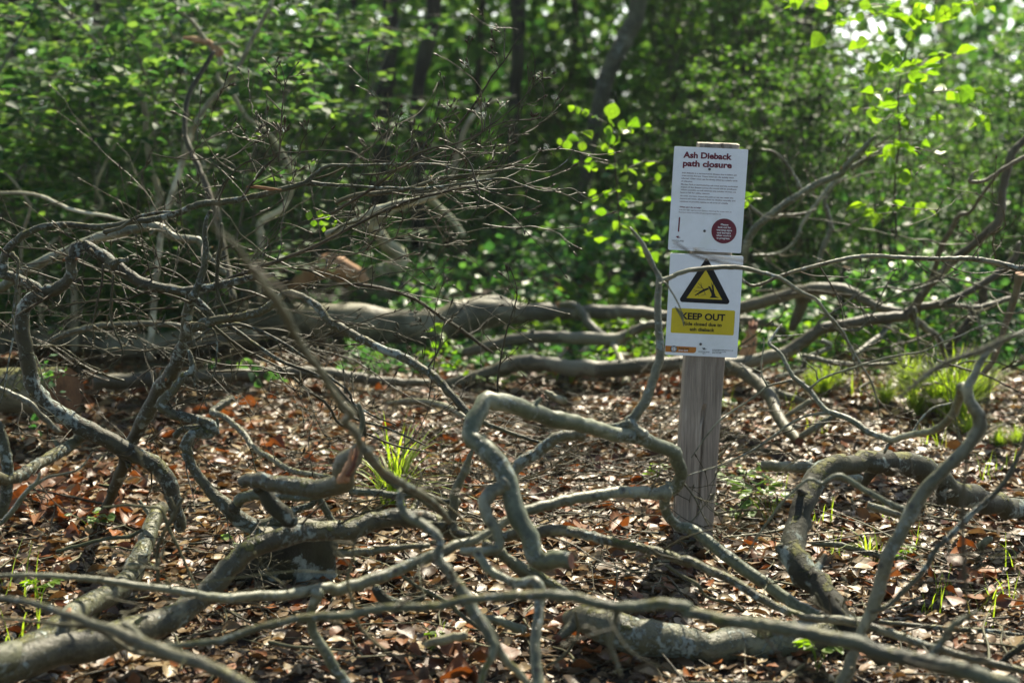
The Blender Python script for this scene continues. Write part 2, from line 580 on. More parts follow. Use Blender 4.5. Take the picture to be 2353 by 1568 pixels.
def grow_twig(mb, p, d, L, r, rnd, lvl=0, up=0.25, buds=True, wander=0.35, subs=3):
    """a wandering twig with alternate side twigs and pointed buds"""
    n = max(3, int(L / 0.05))
    pts = [(p.copy(), r)]
    q = p.copy()
    d = d.copy()
    sgn = 1
    zz = rdir(rnd)
    for i in range(n):
        d = (d + rdir(rnd) * wander * 0.5 + Vector((0, 0, up * 0.12)) + zz * 0.10 * sgn).normalized()
        sgn = -sgn
        q = q + d * (L / n)
        gz = ground_z(q.x, q.y) + 0.01
        if q.z < gz:
            q.z = gz
            d.z = abs(d.z) * 0.3
        rr = max(0.0011, r * (1 - 0.75 * (i + 1) / n))
        pts.append((q.copy(), rr))
        if lvl < 2 and rnd.random() < subs / n * 1.2 and i < n - 1:
            sd_ = (d * 0.75 + rdir(rnd) * 0.7 + Vector((0, 0, up * 0.3))).normalized()
            grow_twig(mb, q.copy(), sd_, L * rnd.uniform(0.25, 0.6) * (1 - 0.4 * i / n), rr * 0.75, rnd, lvl + 1, up, buds, wander, subs)
        elif buds and rnd.random() < 0.35:
            bud(mb, q.copy(), (d + rdir(rnd) * 0.6).normalized(), rnd.uniform(0.010, 0.018))
    tube(mb, pts, 5 if r > 0.004 else 4, curve=True)
    if buds:
        bud(mb, pts[-1][0], d, rnd.uniform(0.014, 0.022))

def at_frac(path, f):
    i = min(len(path) - 2, max(0, int(f * (len(path) - 1))))
    return path[i][0], path[i][1], (path[i + 1][0] - path[i][0]).normalized()

def branch(name, spec, mat, label=None, cat='branch', group=None, sides=None, rough=0.13, wob=0.3, cap0='round', cap1='round',
           side=(), twigs=0, tl=0.3, tr=0.003, tmat=None, up=0.25, cut=None, seed=None, trange=(0.1, 0.95), kids='side_branch', subs=2, parent=None):
    pts = parse(spec) if isinstance(spec, str) else spec
    seed = seed if seed is not None else (len(bpy.data.objects) * 0.37)
    mx = max(r for p, r in pts)
    sd2 = sides or (16 if mx > 0.03 else 12 if mx > 0.012 else 8 if mx > 0.005 else 6)
    mb = MB()
    o0 = pts[0][0].copy()
    if parent is None:
        org = Vector((o0.x, o0.y, max(0, ground_z(o0.x, o0.y))))
    else:
        org = parent['_org_v'] if '_org_v' in parent else Vector((0, 0, 0))
        org = Vector(org)
    path = tube(mb, pts, sd2, rough, wob, cap0, cap1, seed)
    rk = random.Random(int(seed * 77) + 1)
    Ltot = sum((a[0] - b[0]).length for a, b in zip(pts, pts[1:]))
    for k in range(int(Ltot / 0.22) if mx > 0.008 and mx < 0.09 else 0):
        p_, r_, t_ = at_frac(path, rk.uniform(0.05, 0.95))
        dd = (t_.cross(rdir(rk)).normalized() + t_ * rk.uniform(-0.3, 0.8)).normalized()
        rr_ = r_ * rk.uniform(0.22, 0.45)
        ll = r_ + rk.choice((0.3, 0.5, 1.2, 2.0)) * r_ * rk.uniform(0.6, 1.2)
        tube(mb, [(p_ + dd * r_ * 0.5, rr_ * 1.9), (p_ + dd * r_ * 0.95, rr_ * 1.25), (p_ + dd * ll, rr_ * 0.8)], 7, 0.2, 0.0, 'round', 'torn' if ll > r_ * 1.6 else 'round', seed + k, True)
    mb.v = [tuple(Vector(v) - org) for v in mb.v]
    o = mb.build(name, [mat, cut or M_CUT], parent)
    if parent is None:
        o.location = org
        if label:
            tag(o, label, cat, group)
    rnd = random.Random(int(seed * 100) + 3)
    for s in side:
        kw = dict(rough=rough, wob=wob, mat=mat)
        if isinstance(s, tuple):
            s, kk = s
            kw.update(kk)
        m2 = kw.pop('mat')
        c0, c1 = kw.pop('cap0', 'round'), kw.pop('cap1', 'round')
        tw, tl2 = kw.pop('twigs', 0), kw.pop('tl', tl)
        nm = kw.pop('name', kids)
        p2 = parse(s)
        if len(p2) > 2 and c0 == 'round':
            q0, q1 = p2[0], p2[1]
            p2 = [(q0[0], q0[1] * 1.45), (q0[0].lerp(q1[0], 0.22), q0[1] * 1.18)] + [(q0[0].lerp(q1[0], 0.5), q0[1])] + p2[1:]
        mb2 = MB()
        m_x = max(r for p, r in p2)
        path2 = tube(mb2, p2, 14 if m_x > 0.025 else 10 if m_x > 0.01 else 7 if m_x > 0.004 else 5, kw['rough'], kw['wob'], c0, c1, seed + rnd.random() * 9)
        mb2.v = [tuple(Vector(v) - org) for v in mb2.v]
        mb2.build(nm, [m2, cut or M_CUT], o)
        add_twigs(o, org, path2, tw, tl2, tr, tmat or B_TWIG, up, rnd, (0.1, 1.0), min(subs, 2))
    add_twigs(o, org, path, twigs, tl, tr, tmat or B_TWIG, up, rnd, trange, subs)
    return o

def add_twigs(o, org, path, n, tl, tr, tmat, up, rnd, trange, subs=3):
    n = int(math.ceil(n * 0.7))
    for k in range(n):
        f = trange[0] + (trange[1] - trange[0]) * (k + rnd.random()) / n
        p, r, t = at_frac(path, f)
        side_ = t.cross(rdir(rnd)).normalized()
        d = (side_ * rnd.uniform(0.5, 1.0) + t * rnd.uniform(0.2, 0.9) + Vector((0, 0, up))).normalized()
        mb = MB()
        L = tl * rnd.uniform(0.35, 1.05)
        grow_twig(mb, p, d, L, min(max(tr * rnd.uniform(0.6, 1.1), 0.0013), r * 0.8 + 0.0005), rnd, 0, up, True, 0.62, subs)
        mb.v = [tuple(Vector(v) - org) for v in mb.v]
        mb.build('twig', [tmat], o)

# ---- many leaves in one mesh
def leaf_grid(nl, profile):
    t = np.linspace(0, 1, nl)
    s = np.array([-1.0, 0.0, 1.0])
    w_ = np.interp(t, np.linspace(0, 1, len(profile)), profile)
    V = np.zeros((nl * 3, 3))
    uu = np.repeat(t, 3)
    ss = np.tile(s, nl)
    V[:, 0] = uu
    V[:, 1] = ss * np.repeat(w_, 3)
    F = []
    for i in range(nl - 1):
        for j in range(2):
            a = i * 3 + j
            F.append((a, a + 1, a + 4, a + 3))
    return V, np.array(F), uu, ss

def leaves_mesh(name, pos, direc, nrm, size, rs, nl=4, profile=(0.03, 0.36, 0.30, 0.02), fold=0.12, curl=0.25, ripple=0.0, parent=None, mat=None, widths=None, curlv=None):
    n = len(pos)
    V, F, uu, ss = leaf_grid(nl, profile)
    X = direc / (np.linalg.norm(direc, axis=1, keepdims=True) + 1e-9)
    Z = nrm - X * np.sum(nrm * X, axis=1, keepdims=True)
    Z /= (np.linalg.norm(Z, axis=1, keepdims=True) + 1e-9)
    Yv = np.cross(Z, X)
    cu = curl * rs.uniform(-0.3, 1.0, (n, 1)) if curlv is None else curlv
    fo = fold * rs.uniform(-0.2, 1.6, (n, 1))
    wv = rs.uniform(0.8, 1.2, (n, 1)) if widths is None else widths
    x = np.broadcast_to(V[:, 0][None], (n, len(V)))
    y = V[:, 1][None] * wv
    z = fo * np.abs(ss)[None] * np.abs(V[:, 1])[None] * 3 - cu * (uu[None] ** 2) * 0.7
    if ripple:
        z = z + ripple * rs.uniform(-1, 1, (n, len(V)))
    sz = size[:, None, None]
    W = pos[:, None, :] + sz * (x[:, :, None] * X[:, None, :] + y[:, :, None] * Yv[:, None, :] + z[:, :, None] * Z[:, None, :])
    W = W.reshape(-1, 3)
    FF = (F[None] + (np.arange(n) * len(V))[:, None, None]).reshape(-1, 4)
    me = bpy.data.meshes.new(name)
    me.vertices.add(len(W))
    me.vertices.foreach_set('co', W.astype(np.float32).ravel())
    me.loops.add(len(FF) * 4)
    me.loops.foreach_set('vertex_index', FF.astype(np.int32).ravel())
    me.polygons.add(len(FF))
    me.polygons.foreach_set('loop_start', np.arange(0, len(FF) * 4, 4, dtype=np.int32))
    me.polygons.foreach_set('loop_total', np.full(len(FF), 4, dtype=np.int32))
    me.update(calc_edges=True)
    o = link(name, me, parent, [mat] if mat else [], True)
    return o

def rand_unit(rs, n):
    v = rs.normal(size=(n, 3))
    return v / np.linalg.norm(v, axis=1, keepdims=True)

# ================================================================== THE GROUND
def build_ground():
    xs = np.concatenate([-np.geomspace(300, 6.2, 26), np.linspace(-6, 6, 121), np.geomspace(6.2, 300, 26)])
    ys = np.concatenate([-np.geomspace(60, 1.1, 12), np.linspace(-1, 10, 131), np.geomspace(10.2, 400, 50)])
    me = bpy.data.meshes.new('ground')
    V, F = [], []
    for y in ys:
        for x in xs:
            V.append((x, y, ground_z(x, y)))
    nx = len(xs)
    for j in range(len(ys) - 1):
        for i in range(nx - 1):
            a = j * nx + i
            F.append((a, a + 1, a + nx + 1, a + nx))
    me.from_pydata(V, [], F)
    o = link('ground', me, None, [M_SOIL])
    o['kind'] = 'structure'
build_ground()

# ---- leaf litter
def gz_arr(x, y):
    return np.array([ground_z(float(a), float(b)) for a, b in zip(x, y)])

def litter():
    rs = np.random.RandomState(3)
    N1, N2 = 60000, 17000
    y1 = np.sqrt(rs.uniform(2.2 ** 2, 7.4 ** 2, N1)); x1 = rs.uniform(-0.48, 0.48, N1) * y1 + rs.uniform(-0.3, 0.3, N1)
    y2 = np.sqrt(rs.uniform(7.0 ** 2, 14.0 ** 2, N2)); x2 = rs.uniform(-0.5, 0.5, N2) * y2
    x, y = np.concatenate([x1, x2]), np.concatenate([y1, y2])
    # thin, trodden soil towards the right front and the middle front
    d = np.array([noise.noise(Vector((a * 0.9, b * 0.9, 5.0))) for a, b in zip(x, y)])
    thin = np.clip(np.minimum((x - 0.62 * 1.0) * 1.6, (4.25 - y) * 1.4), 0, 1)
    thin = np.maximum(thin, np.clip((3.75 - y) * 1.3, 0, 0.75) * (x > -0.8))
    keep = rs.uniform(0, 1, len(x)) > thin * 0.80 + d * 0.25
    small = thin[keep]
    x, y = x[keep], y[keep]
    n = len(x)
    tilt = np.abs(rs.normal(0, 0.25, n)) + (rs.uniform(0, 1, n) < 0.10) * rs.uniform(0.3, 0.9, n)
    az = rs.uniform(0, 2 * np.pi, n)
    nrm = np.stack([np.sin(tilt) * np.cos(az), np.sin(tilt) * np.sin(az), np.cos(tilt)], 1)
    a2 = rs.uniform(0, 2 * np.pi, n)
    dr = np.stack([np.cos(a2), np.sin(a2), rs.uniform(-0.25, 0.25, n)], 1)
    size = (0.022 + 0.056 * rs.beta(1.6, 1.9, n)) * (1 - 0.5 * small * rs.uniform(0, 1, n))
    z = gz_arr(x, y) + rs.uniform(0.002, 0.022, n) + 0.25 * size * np.sin(tilt)
    pos = np.stack([x, y, z], 1) - dr * size[:, None] * 0.5
    cu = rs.uniform(-0.3, 0.6, (n, 1)) * (rs.uniform(0, 1, (n, 1)) < 0.6)
    o = leaves_mesh('leaf_litter', pos, dr, nrm, size, rs, 6, (0.02, 0.22, 0.33, 0.30, 0.17, 0.01), 0.16, 0.4, 0.045, None, L_DRY, rs.uniform(0.6, 1.15, (n, 1)), cu)
    tag(o, 'dry brown beech leaves covering the woodland floor', 'leaf litter', kind='stuff')
    # crumbs of broken leaf and bark on the bare soil
    N3 = 60000
    y = np.sqrt(rs.uniform(2.3 ** 2, 5.4 ** 2, N3)); x = rs.uniform(-0.45, 0.5, N3) * y
    k = (x > 0.2 * y - 0.5 * rs.uniform(0, 1, N3)) | (y < 3.9) | (rs.uniform(0, 1, N3) < 0.6)
    x, y = x[k], y[k]; n = len(x)
    tilt = np.abs(rs.normal(0, 0.5, n)); az = rs.uniform(0, 6.283, n)
    nrm = np.stack([np.sin(tilt) * np.cos(az), np.sin(tilt) * np.sin(az), np.cos(tilt)], 1)
    a2 = rs.uniform(0, 6.283, n)
    dr = np.stack([np.cos(a2), np.sin(a2), rs.uniform(-0.3, 0.3, n)], 1)
    size = rs.uniform(0.008, 0.03, n)
    pos = np.stack([x, y, gz_arr(x, y) + rs.uniform(0.001, 0.008, n)], 1)
    o = leaves_mesh('leaf_crumbs', pos, dr, nrm, size, rs, 3, (0.12, 0.3, 0.08), 0.2, 0.4, 0.06, None, L_DRY)
    tag(o, 'crumbled leaf and bark fragments on the bare soil', 'leaf litter', kind='stuff')
litter()

def orange_leaves():
    rs = np.random.RandomState(44)
    pts = []
    for vx, vy, n, sp in [(130, 1140, 60, 0.16), (190, 1190, 40, 0.12), (1530, 905, 26, 0.12), (1040, 1530, 16, 0.08), (1350, 1492, 14, 0.05), (690, 1095, 22, 0.12), (1420, 1215, 22, 0.12), (2180, 1365, 18, 0.12), (1735, 1302, 4, 0.03), (330, 960, 28, 0.35), (900, 960, 30, 0.4), (1250, 1090, 40, 0.3), (560, 1010, 30, 0.25)]:
        p = G(vx, vy)
        for i in range(n):
            pts.append((p.x + rs.normal(0, sp), p.y + rs.normal(0, sp)))
    x = np.array([p[0] for p in pts]); y = np.array([p[1] for p in pts]); n = len(x)
    tilt = np.abs(rs.normal(0.2, 0.5, n)); az = rs.uniform(0, 6.283, n)
    nrm = np.stack([np.sin(tilt) * np.cos(az), np.sin(tilt) * np.sin(az), np.cos(tilt)], 1)
    a2 = rs.uniform(0, 6.283, n)
    dr = np.stack([np.cos(a2), np.sin(a2), rs.uniform(-0.3, 0.4, n)], 1)
    o = leaves_mesh('leaf_litter', np.stack([x, y, gz_arr(x, y) + rs.uniform(0.02, 0.045, n)], 1), dr, nrm, rs.uniform(0.045, 0.085, n), rs, 6, (0.02, 0.24, 0.36, 0.32, 0.18, 0.01), 0.3, 0.5, 0.07, None, L_ORG)
    tag(o, 'patches of larger orange-brown dead leaves lying on the litter', 'leaf litter', kind='stuff')
orange_leaves()

def twig_litter():
    rnd = random.Random(11)
    for name, nn, rng, mat, lab in (('twig_litter', 1100, (2.4, 7.0), B_TWIGP, 'pale broken twigs scattered over the dry leaves'),
                                    ('twig_litter', 800, (2.4, 6.5), B_TWIG, 'dark broken twigs scattered over the dry leaves')):
        mb = MB()
        for i in range(nn):
            y = math.sqrt(rnd.uniform(rng[0] ** 2, rng[1] ** 2))
            x = rnd.uniform(-0.45, 0.45) * y
            a = rnd.uniform(0, 6.28)
            L = rnd.uniform(0.05, 0.32)
            r = rnd.uniform(0.0012, 0.0042) * (1.5 if rnd.random() < 0.1 else 1)
            pts = []
            q = Vector((x, y, 0))
            z0 = rnd.uniform(0.012, 0.03)
            sl = rnd.uniform(-0.15, 0.3) if rnd.random() < 0.3 else 0
            for k in range(4):
                a += rnd.uniform(-0.35, 0.35)
                pts.append((Vector((q.x, q.y, ground_z(q.x, q.y) + z0 + abs(sl) * L * k / 3)), r * (1 - 0.18 * k)))
                q = q + Vector((math.cos(a), math.sin(a), 0)) * (L / 3)
            tube(mb, pts, 5, 0.15)
        o = mb.build(name, [mat])
        tag(o, lab, 'twigs', kind='stuff')
twig_litter()

# ================================================================== SIGNPOST
def plate(org_mat, name, TL, TR, BL, label, root, Y, zoomfn):
    """a screwed-on plate; TL/TR/BL in crop pixels; returns (object, function crop pixel -> plate metres)"""
    def V(p):
        return zoomfn(*p)
    w_px = math.hypot(TR[0] - TL[0], TR[1] - TL[1])
    h_px = math.hypot(BL[0] - TL[0], BL[1] - TL[1])
    k = 0.21 / w_px
    ux = Vector((TR[0] - TL[0], TR[1] - TL[1])) / w_px
    uy = Vector((-ux.y, ux.x))
    W, H = 0.21, h_px * k
    def U(x, y):
        d = Vector((x - TL[0], y - TL[1]))
        return d.dot(ux) * k - W / 2, H / 2 - d.dot(uy) * k
    c = (TL[0] + (TR[0] - TL[0]) / 2 + (BL[0] - TL[0]) / 2, TL[1] + (TR[1] - TL[1]) / 2 + (BL[1] - TL[1]) / 2)
    pc, s = P(*V(c), Y)
    roll = math.atan2(TR[1] - TL[1], TR[0] - TL[0])
    mw = Matrix.Translation(pc) @ Matrix.Rotation(R(-3), 4, 'Z') @ Matrix.Rotation(math.pi / 2, 4, 'X') @ Matrix.Rotation(-roll, 4, 'Z')
    mb = MB()
    r = 0.004
    poly = rrect(-W / 2, -H / 2, W / 2, H / 2, r)
    prism(mb, poly, -0.0024, 0)
    o = mb.build(name, [S_WHITE], root, False)
    o.matrix_local = root.matrix_basis.inverted() @ mw
    o['label'] = label
    return o, U, k

def rrect(x0, y0, x1, y1, r, n=5):
    pts = []
    for cx, cy, a0 in ((x1 - r, y1 - r, 0), (x0 + r, y1 - r, 90), (x0 + r, y0 + r, 180), (x1 - r, y0 + r, 270)):
        for i in range(n + 1):
            a = R(a0 + 90 * i / n)
            pts.append((cx + r * math.cos(a), cy + r * math.sin(a)))
    return pts

def prism(mb, poly, z0, z1, mat=0):
    b = len(mb.v)
    n = len(poly)
    mb.v += [(x, y, z0) for x, y in poly] + [(x, y, z1) for x, y in poly]
    mb.f.append(tuple(b + n + i for i in range(n)))
    mb.f.append(tuple(b + i for i in reversed(range(n))))
    mb.m += [mat, mat]
    for i in range(n):
        j = (i + 1) % n
        mb.f.append((b + i, b + j, b + n + j, b + n + i))
        mb.m.append(mat)

def flat(name, polys, z, mat, parent):
    mb = MB()
    for p in polys:
        a = sum(p[i][0] * p[(i + 1) % len(p)][1] - p[(i + 1) % len(p)][0] * p[i][1] for i in range(len(p)))
        if a < 0:
            p = p[::-1]
        prism(mb, p, z - 0.0003, z)
    me = bpy.data.meshes.new(name)
    import bmesh
    me.from_pydata(mb.v, [], mb.f)
    bm = bmesh.new(); bm.from_mesh(me)
    bmesh.ops.triangulate(bm, faces=bm.faces[:], ngon_method='EAR_CLIP')
    bm.to_mesh(me); bm.free()
    return link(name, me, parent, [mat], False)

def text(name, lines, k, U, mat, parent, bold=0.0, z=0.0008, align='LEFT'):
    """lines: (string, x0, y_mid_baseline, width px or None, height px of capitals); all in crop pixels on the plate"""
    allv, allf = [], []
    for s, x0, yb, wpx, hpx in lines:
        cu = bpy.data.curves.new('t', 'FONT')
        cu.body = s
        cu.size = 1.0
        cu.offset = bold
        cu.resolution_u = 3
        ob = bpy.data.objects.new('t', cu)
        COL.objects.link(ob)
        dg = bpy.context.evaluated_depsgraph_get()
        me = bpy.data.meshes.new_from_object(ob.evaluated_get(dg))
        vs = np.array([v.co[:] for v in me.vertices])
        fs = [tuple(p.vertices) for p in me.polygons]
        bpy.data.objects.remove(ob)
        bpy.data.curves.remove(cu)
        bpy.data.meshes.remove(me)
        wid = vs[:, 0].max() - vs[:, 0].min()
        capH = 0.69
        sy = hpx * k / capH
        sx = wpx * k / wid if wpx else sy
        ox, oy = U(x0, yb)
        b = len(allv)
        xs = (vs[:, 0] - vs[:, 0].min()) * sx
        if align == 'CENTER':
            xs = xs - wid * sx / 2
        for a, v in zip(xs, vs):
            allv.append((a + ox, v[1] * sy + oy, z))
        allf += [tuple(b + i for i in f) for f in fs]
    me = bpy.data.meshes.new(name)
    me.from_pydata(allv, [], allf)
    return link(name, me, parent, [mat], False)

def screw(U, x, y, parent):
    cx, cy = U(x, y)
    mb = MB()
    n = 12
    prism(mb, [(cx + 0.0042 * math.cos(2 * math.pi * i / n), cy + 0.0042 * math.sin(2 * math.pi * i / n)) for i in range(n)], 0.0, 0.0022)
    prism(mb, [(cx - 0.0008, cy - 0.0028), (cx + 0.0008, cy - 0.0028), (cx + 0.0008, cy + 0.0028), (cx - 0.0008, cy + 0.0028)], 0.0022, 0.0024, 1)
    prism(mb, [(cx - 0.0028, cy - 0.0008), (cx + 0.0028, cy - 0.0008), (cx + 0.0028, cy + 0.0008), (cx - 0.0028, cy + 0.0008)], 0.0022, 0.0026, 1)
    mb.build('screw', [S_METAL, S_BLACK], parent, False)

def build_sign():
    Y = 4.14
    base, _ = P(1588, 1262, Y)
    top, s = P(1649, 328, Y)
    root = empty('signpost', (base.x, Y, 0))
    tag(root, 'weathered grey wooden post leaning slightly right with two white warning plates screwed to its front', 'signpost')
    bpy.context.view_layer.update()
    # post: timber with split top, worn edges and grain
    hw, hd = 0.0585, 0.045
    axis = (top - Vector((base.x, Y, 0)))
    axis = axis.normalized()
    Ht = top.z / axis.z
    rot = Matrix.Rotation(R(-3), 4, 'Z')
    mb = MB()
    nz, ns = 60, 28
    prof = []
    pr = rrect(-hw, -hd, hw, hd, 0.006, 3)
    # denser outline with a drying crack down the front
    outl = []
    m = len(pr)
    for i in range(m):
        a, b = pr[i], pr[(i + 1) % m]
        L = math.hypot(b[0] - a[0], b[1] - a[1])
        kk = max(1, int(L / 0.006))
        for j in range(kk):
            outl.append((a[0] + (b[0] - a[0]) * j / kk, a[1] + (b[1] - a[1]) * j / kk))
    lo = Vector((base.x, Y, 0))
    for iz in range(nz + 1):
        t = iz / nz
        zz = -0.15 + (Ht + 0.15) * t
        for (x, y) in outl:
            f = 1 + 0.010 * noise.noise(Vector((x * 14, y * 14, zz * 2.5)))
            X, Yy = x * f, y * f
            crack = 0.003 + 0.004 * noise.noise(Vector((0, 1, zz * 3)))
            cw = 0.004
            if y < -hd + 0.001 and abs(x - crack * 2 - 0.003) < cw and (zz > Ht - 0.3 or noise.noise(Vector((3, 3, zz * 2.2))) > 0.05):
                Yy += 0.012
            z2 = zz
            if iz == nz:
                z2 += 0.004 * noise.noise(Vector((x * 60, y * 60, 1))) - 0.01 * (x + hw) / 0.117 * 0.4
            q = rot @ Vector((X, Yy, 0))
            mb.v.append((q.x + axis.x * z2, q.y, z2 * axis.z))
    no = len(outl)
    for iz in range(nz):
        for i in range(no):
            j = (i + 1) % no
            a = iz * no
            mb.f.append((a + i, a + j, a + no + j, a + no + i)); mb.m.append(0)
    mb.f.append(tuple(nz * no + i for i in range(no))); mb.m.append(0)
    mb.build('post', [M_POST], root, False)

    def zu(x, y): return ((2050 + x / 4.2375) / (3200 / 2352), (430 + y / 4.2375) / (3200 / 2352))
    def zl(x, y): return ((2050 + x / 4.2375) / (3200 / 2352), (780 + y / 4.2375) / (3200 / 2352))
    Yf = Y - hd - 0.004
    up, U, k = plate(None, 'notice_plate', (237, 120), (1208, 163), (165, 1490), 'upper white notice plate with maroon lettering and maroon disc', root, Yf - 0.001, zu)
    text('heading', [('Ash Dieback', 355, 268, 640, 75), ('path closure', 352, 378, 645, 75)], k, U, S_MAROON, up, 0.04)
    body = [('Ash dieback is a serious fungal disease that is killing ash', 342, 476, 722), ('trees across Europe. Young trees can die quickly once', 340, 512, 685),
            ('infected. Older trees can be slowly killed by a yearly cycle', 337, 549, 738), ('of infection.', 334, 586, 152),
            ('Marden Park is dominated by ash trees and the ecological', 332, 627, 748), ('impact of the disease across the wood will be significant.', 331, 663, 740),
            ('Where possible we will minimise the number of trees we', 329, 699, 730), ('have to fell for safety reasons.', 327, 735, 392),
            ('As such, we have closed this path so we can retain the', 325, 778, 702), ('mature ash trees, allowing them to decline naturally and', 322, 814, 732),
            ('continue to provide habitat to all sorts of wildlife.', 320, 852, 642), ]
    text('body_text', [(s_, x, y, w_, 17) for s_, x, y, w_ in body], k, U, S_GREYT, up, 0.02)
    text('question_text', [('What can I do to help?', 318, 927, 288, 18)], k, U, S_MAROON, up, 0.035)
    text('web_text', [('Join the fight against tree disease. Stand up for trees with us.', 315, 962, 697, 15), ('Find out more woodlandtrust.org.uk/support-us', 312, 996, 556, 15)], k, U, S_GREYT, up, 0.008)
    flat('bar_mark', [[U(314, 1055), U(331, 1056), U(321, 1250), U(303, 1249)]], 0.0008, S_MAROON, up)
    cx, cy = U(914, 1238)
    rr = 166 * k
    disc = flat('disc', [[(cx + rr * math.cos(i * math.pi / 24), cy + rr * math.sin(i * math.pi / 24)) for i in range(48)]], 0.0008, S_MAROON, up)
    text('disc_text', [('Please', 920, 1163, 100, 22), ('look out for', 919, 1199, 172, 22), ('warning signs', 917, 1236, 206, 22), ('and barriers', 914, 1273, 182, 22),
                       ('when work is', 912, 1308, 196, 22), ('in progress.', 908, 1344, 176, 22)], k, U, S_WHITE, disc, 0.03, 0.0014, 'CENTER')
    def leafmark(x, y, s_, mat, par):
        polys = []
        for a, d in ((0, 0), (60, 13), (120, 13), (180, 13), (240, 13), (300, 13), (20, 24), (200, 24)):
            px, py = x + s_ * d * math.cos(R(a)), y + s_ * d * 0.75 * math.sin(R(a))
            polys.append([U_(px + s_ * 9 * math.cos(R(t * 45 + 20)) * (1 if t % 2 else 0.65), py + s_ * 7 * math.sin(R(t * 45 + 20)) * (1 if t % 2 else 0.7)) for t in range(8)])
        return flat('tree_logo', polys, 0.0008, mat, par)
    U_ = U
    leafmark(308, 1320, 1.0, S_MAROON, up)
    text('logo_text', [('WOODLAND', 225, 1378, 160, 22), ('TRUST', 282, 1396, 46, 11)], k, U, S_BLACK, up, 0.0)
    text('small_print', [('The Woodland Trust logo is a registered trademark. Registered charity', 218, 1450, 450, 6), ('A non-profit making company limited by guarantee. Registered in England No. 1982873', 218, 1466, 610, 6)], k, U, S_GREYT, up, 0.0)
    screw(U, 704, 421, up)
    screw(U, 657, 1238, up)

    lp, U, k = plate(None, 'warning_plate', (180, 45), (1140, 80), (128, 1405), 'lower white warning plate with black and yellow triangle and yellow panel', root, Yf - 0.001, zl)
    U_ = U
    def rtri(pts, r, n=6):
        out = []
        m = len(pts)
        for i in range(m):
            p = Vector(pts[i]); a = (Vector(pts[i - 1]) - p).normalized(); b = (Vector(pts[(i + 1) % m]) - p).normalized()
            ang = a.angle(b)
            d = r / math.tan(ang / 2)
            c = p + (a + b).normalized() * (r / math.sin(ang / 2))
            s0, s1 = p + a * d - c, p + b * d - c
            a0 = math.atan2(s0.y, s0.x); a1 = math.atan2(s1.y, s1.x)
            da = (a1 - a0 + math.pi) % (2 * math.pi) - math.pi
            for j in range(n + 1):
                t = a0 + da * j / n
                out.append((c.x + r * math.cos(t), c.y + r * math.sin(t)))
        return out
    tri = flat('triangle', [rtri([U(660, 90), U(995, 722), U(290, 692)], 36 * k)], 0.0008, S_BLACK, lp)
    yt = flat('triangle_field', [rtri([U(650, 262), U(874, 660), U(404, 640)], 3 * k)], 0.0014, S_YELLOW, tri)
    def poly(pts):
        return [U(*p) for p in pts]
    def stroke(pts, w0, w1):
        out_l, out_r = [], []
        for i, p in enumerate(pts):
            a = pts[max(0, i - 1)]; b = pts[min(len(pts) - 1, i + 1)]
            dx, dy = b[0] - a[0], b[1] - a[1]
            L = math.hypot(dx, dy)
            w_ = (w0 + (w1 - w0) * i / (len(pts) - 1)) / 2
            out_l.append((p[0] - dy / L * w_, p[1] + dx / L * w_)); out_r.append((p[0] + dy / L * w_, p[1] - dx / L * w_))
        return poly(out_l + out_r[::-1])
    picto = [poly([(512, 598), (622, 520), (690, 498), (694, 522), (640, 546), (516, 612)]),
             poly([(682, 478), (712, 482), (742, 536), (722, 420), (742, 470), (750, 430), (768, 560), (788, 612), (832, 636), (706, 634), (730, 608), (730, 580), (706, 530)]),
             stroke([(626, 522), (598, 488), (576, 462), (548, 436)], 10, 4), stroke([(604, 494), (596, 462), (586, 432)], 6, 3), stroke([(612, 504), (570, 498), (528, 500)], 7, 3),
             stroke([(572, 498), (552, 488), (540, 480)], 5, 3), stroke([(592, 548), (550, 546), (518, 540), (490, 522)], 7, 3), stroke([(540, 546), (516, 554), (496, 552)], 5, 3),
             stroke([(634, 548), (648, 576), (630, 602), (614, 600), (590, 606)], 7, 3), stroke([(644, 580), (662, 604)], 5, 3), stroke([(560, 590), (556, 602), (572, 610)], 6, 3)]
    flat('tree_symbol', picto, 0.0020, S_BLACK, tri)
    c = U(625, 955)
    w2, h2 = 418 * k, 167 * k
    pan = flat('panel', [rrect(c[0] - w2, c[1] - h2, c[0] + w2, c[1] + h2, 0.004)], 0.0008, S_YELLOW, lp)
    text('keep_out_text', [('KEEP OUT', 340, 920, 580, 84)], k, U, S_BLACK, pan, 0.036, 0.0014)
    text('reason_text', [('Ride closed due to', 622, 1012, 510, 46), ('ash dieback', 618, 1084, 330, 46)], k, U, S_BLACK, pan, 0.03, 0.0014, 'CENTER')
    st = flat('orange_strip', [poly([(138, 1282), (546, 1300), (545, 1345), (536, 1368), (514, 1380), (134, 1364)])], 0.0008, S_ORANGE, lp)
    text('safety_text', [('THINK SAFE', 312, 1332, 138, 24)], k, U, S_BLACK, st, 0.02, 0.0014)
    text('safety_text', [('STAY SAFE', 312, 1354, 122, 20)], k, U, S_WHITE, st, 0.02, 0.0014)
    cx, cy = U(248, 1325)
    for i, (r_, m_) in enumerate(((44, S_BLACK), (36, S_WHITE), (31, S_BLACK), (24, S_WHITE))):
        flat('round_badge', [[(cx + r_ * k * math.cos(t * math.pi / 16), cy + r_ * k * math.sin(t * math.pi / 16)) for t in range(32)]], 0.0014 + 0.0005 * i, m_, st)
    flat('badge_tree', [poly([(248, 1304), (256, 1324), (250, 1324), (250, 1346), (244, 1346), (244, 1324), (238, 1324)])], 0.0034, S_ORANGE, st)
    leafmark(652, 1320, 0.95, S_BLACK, lp)
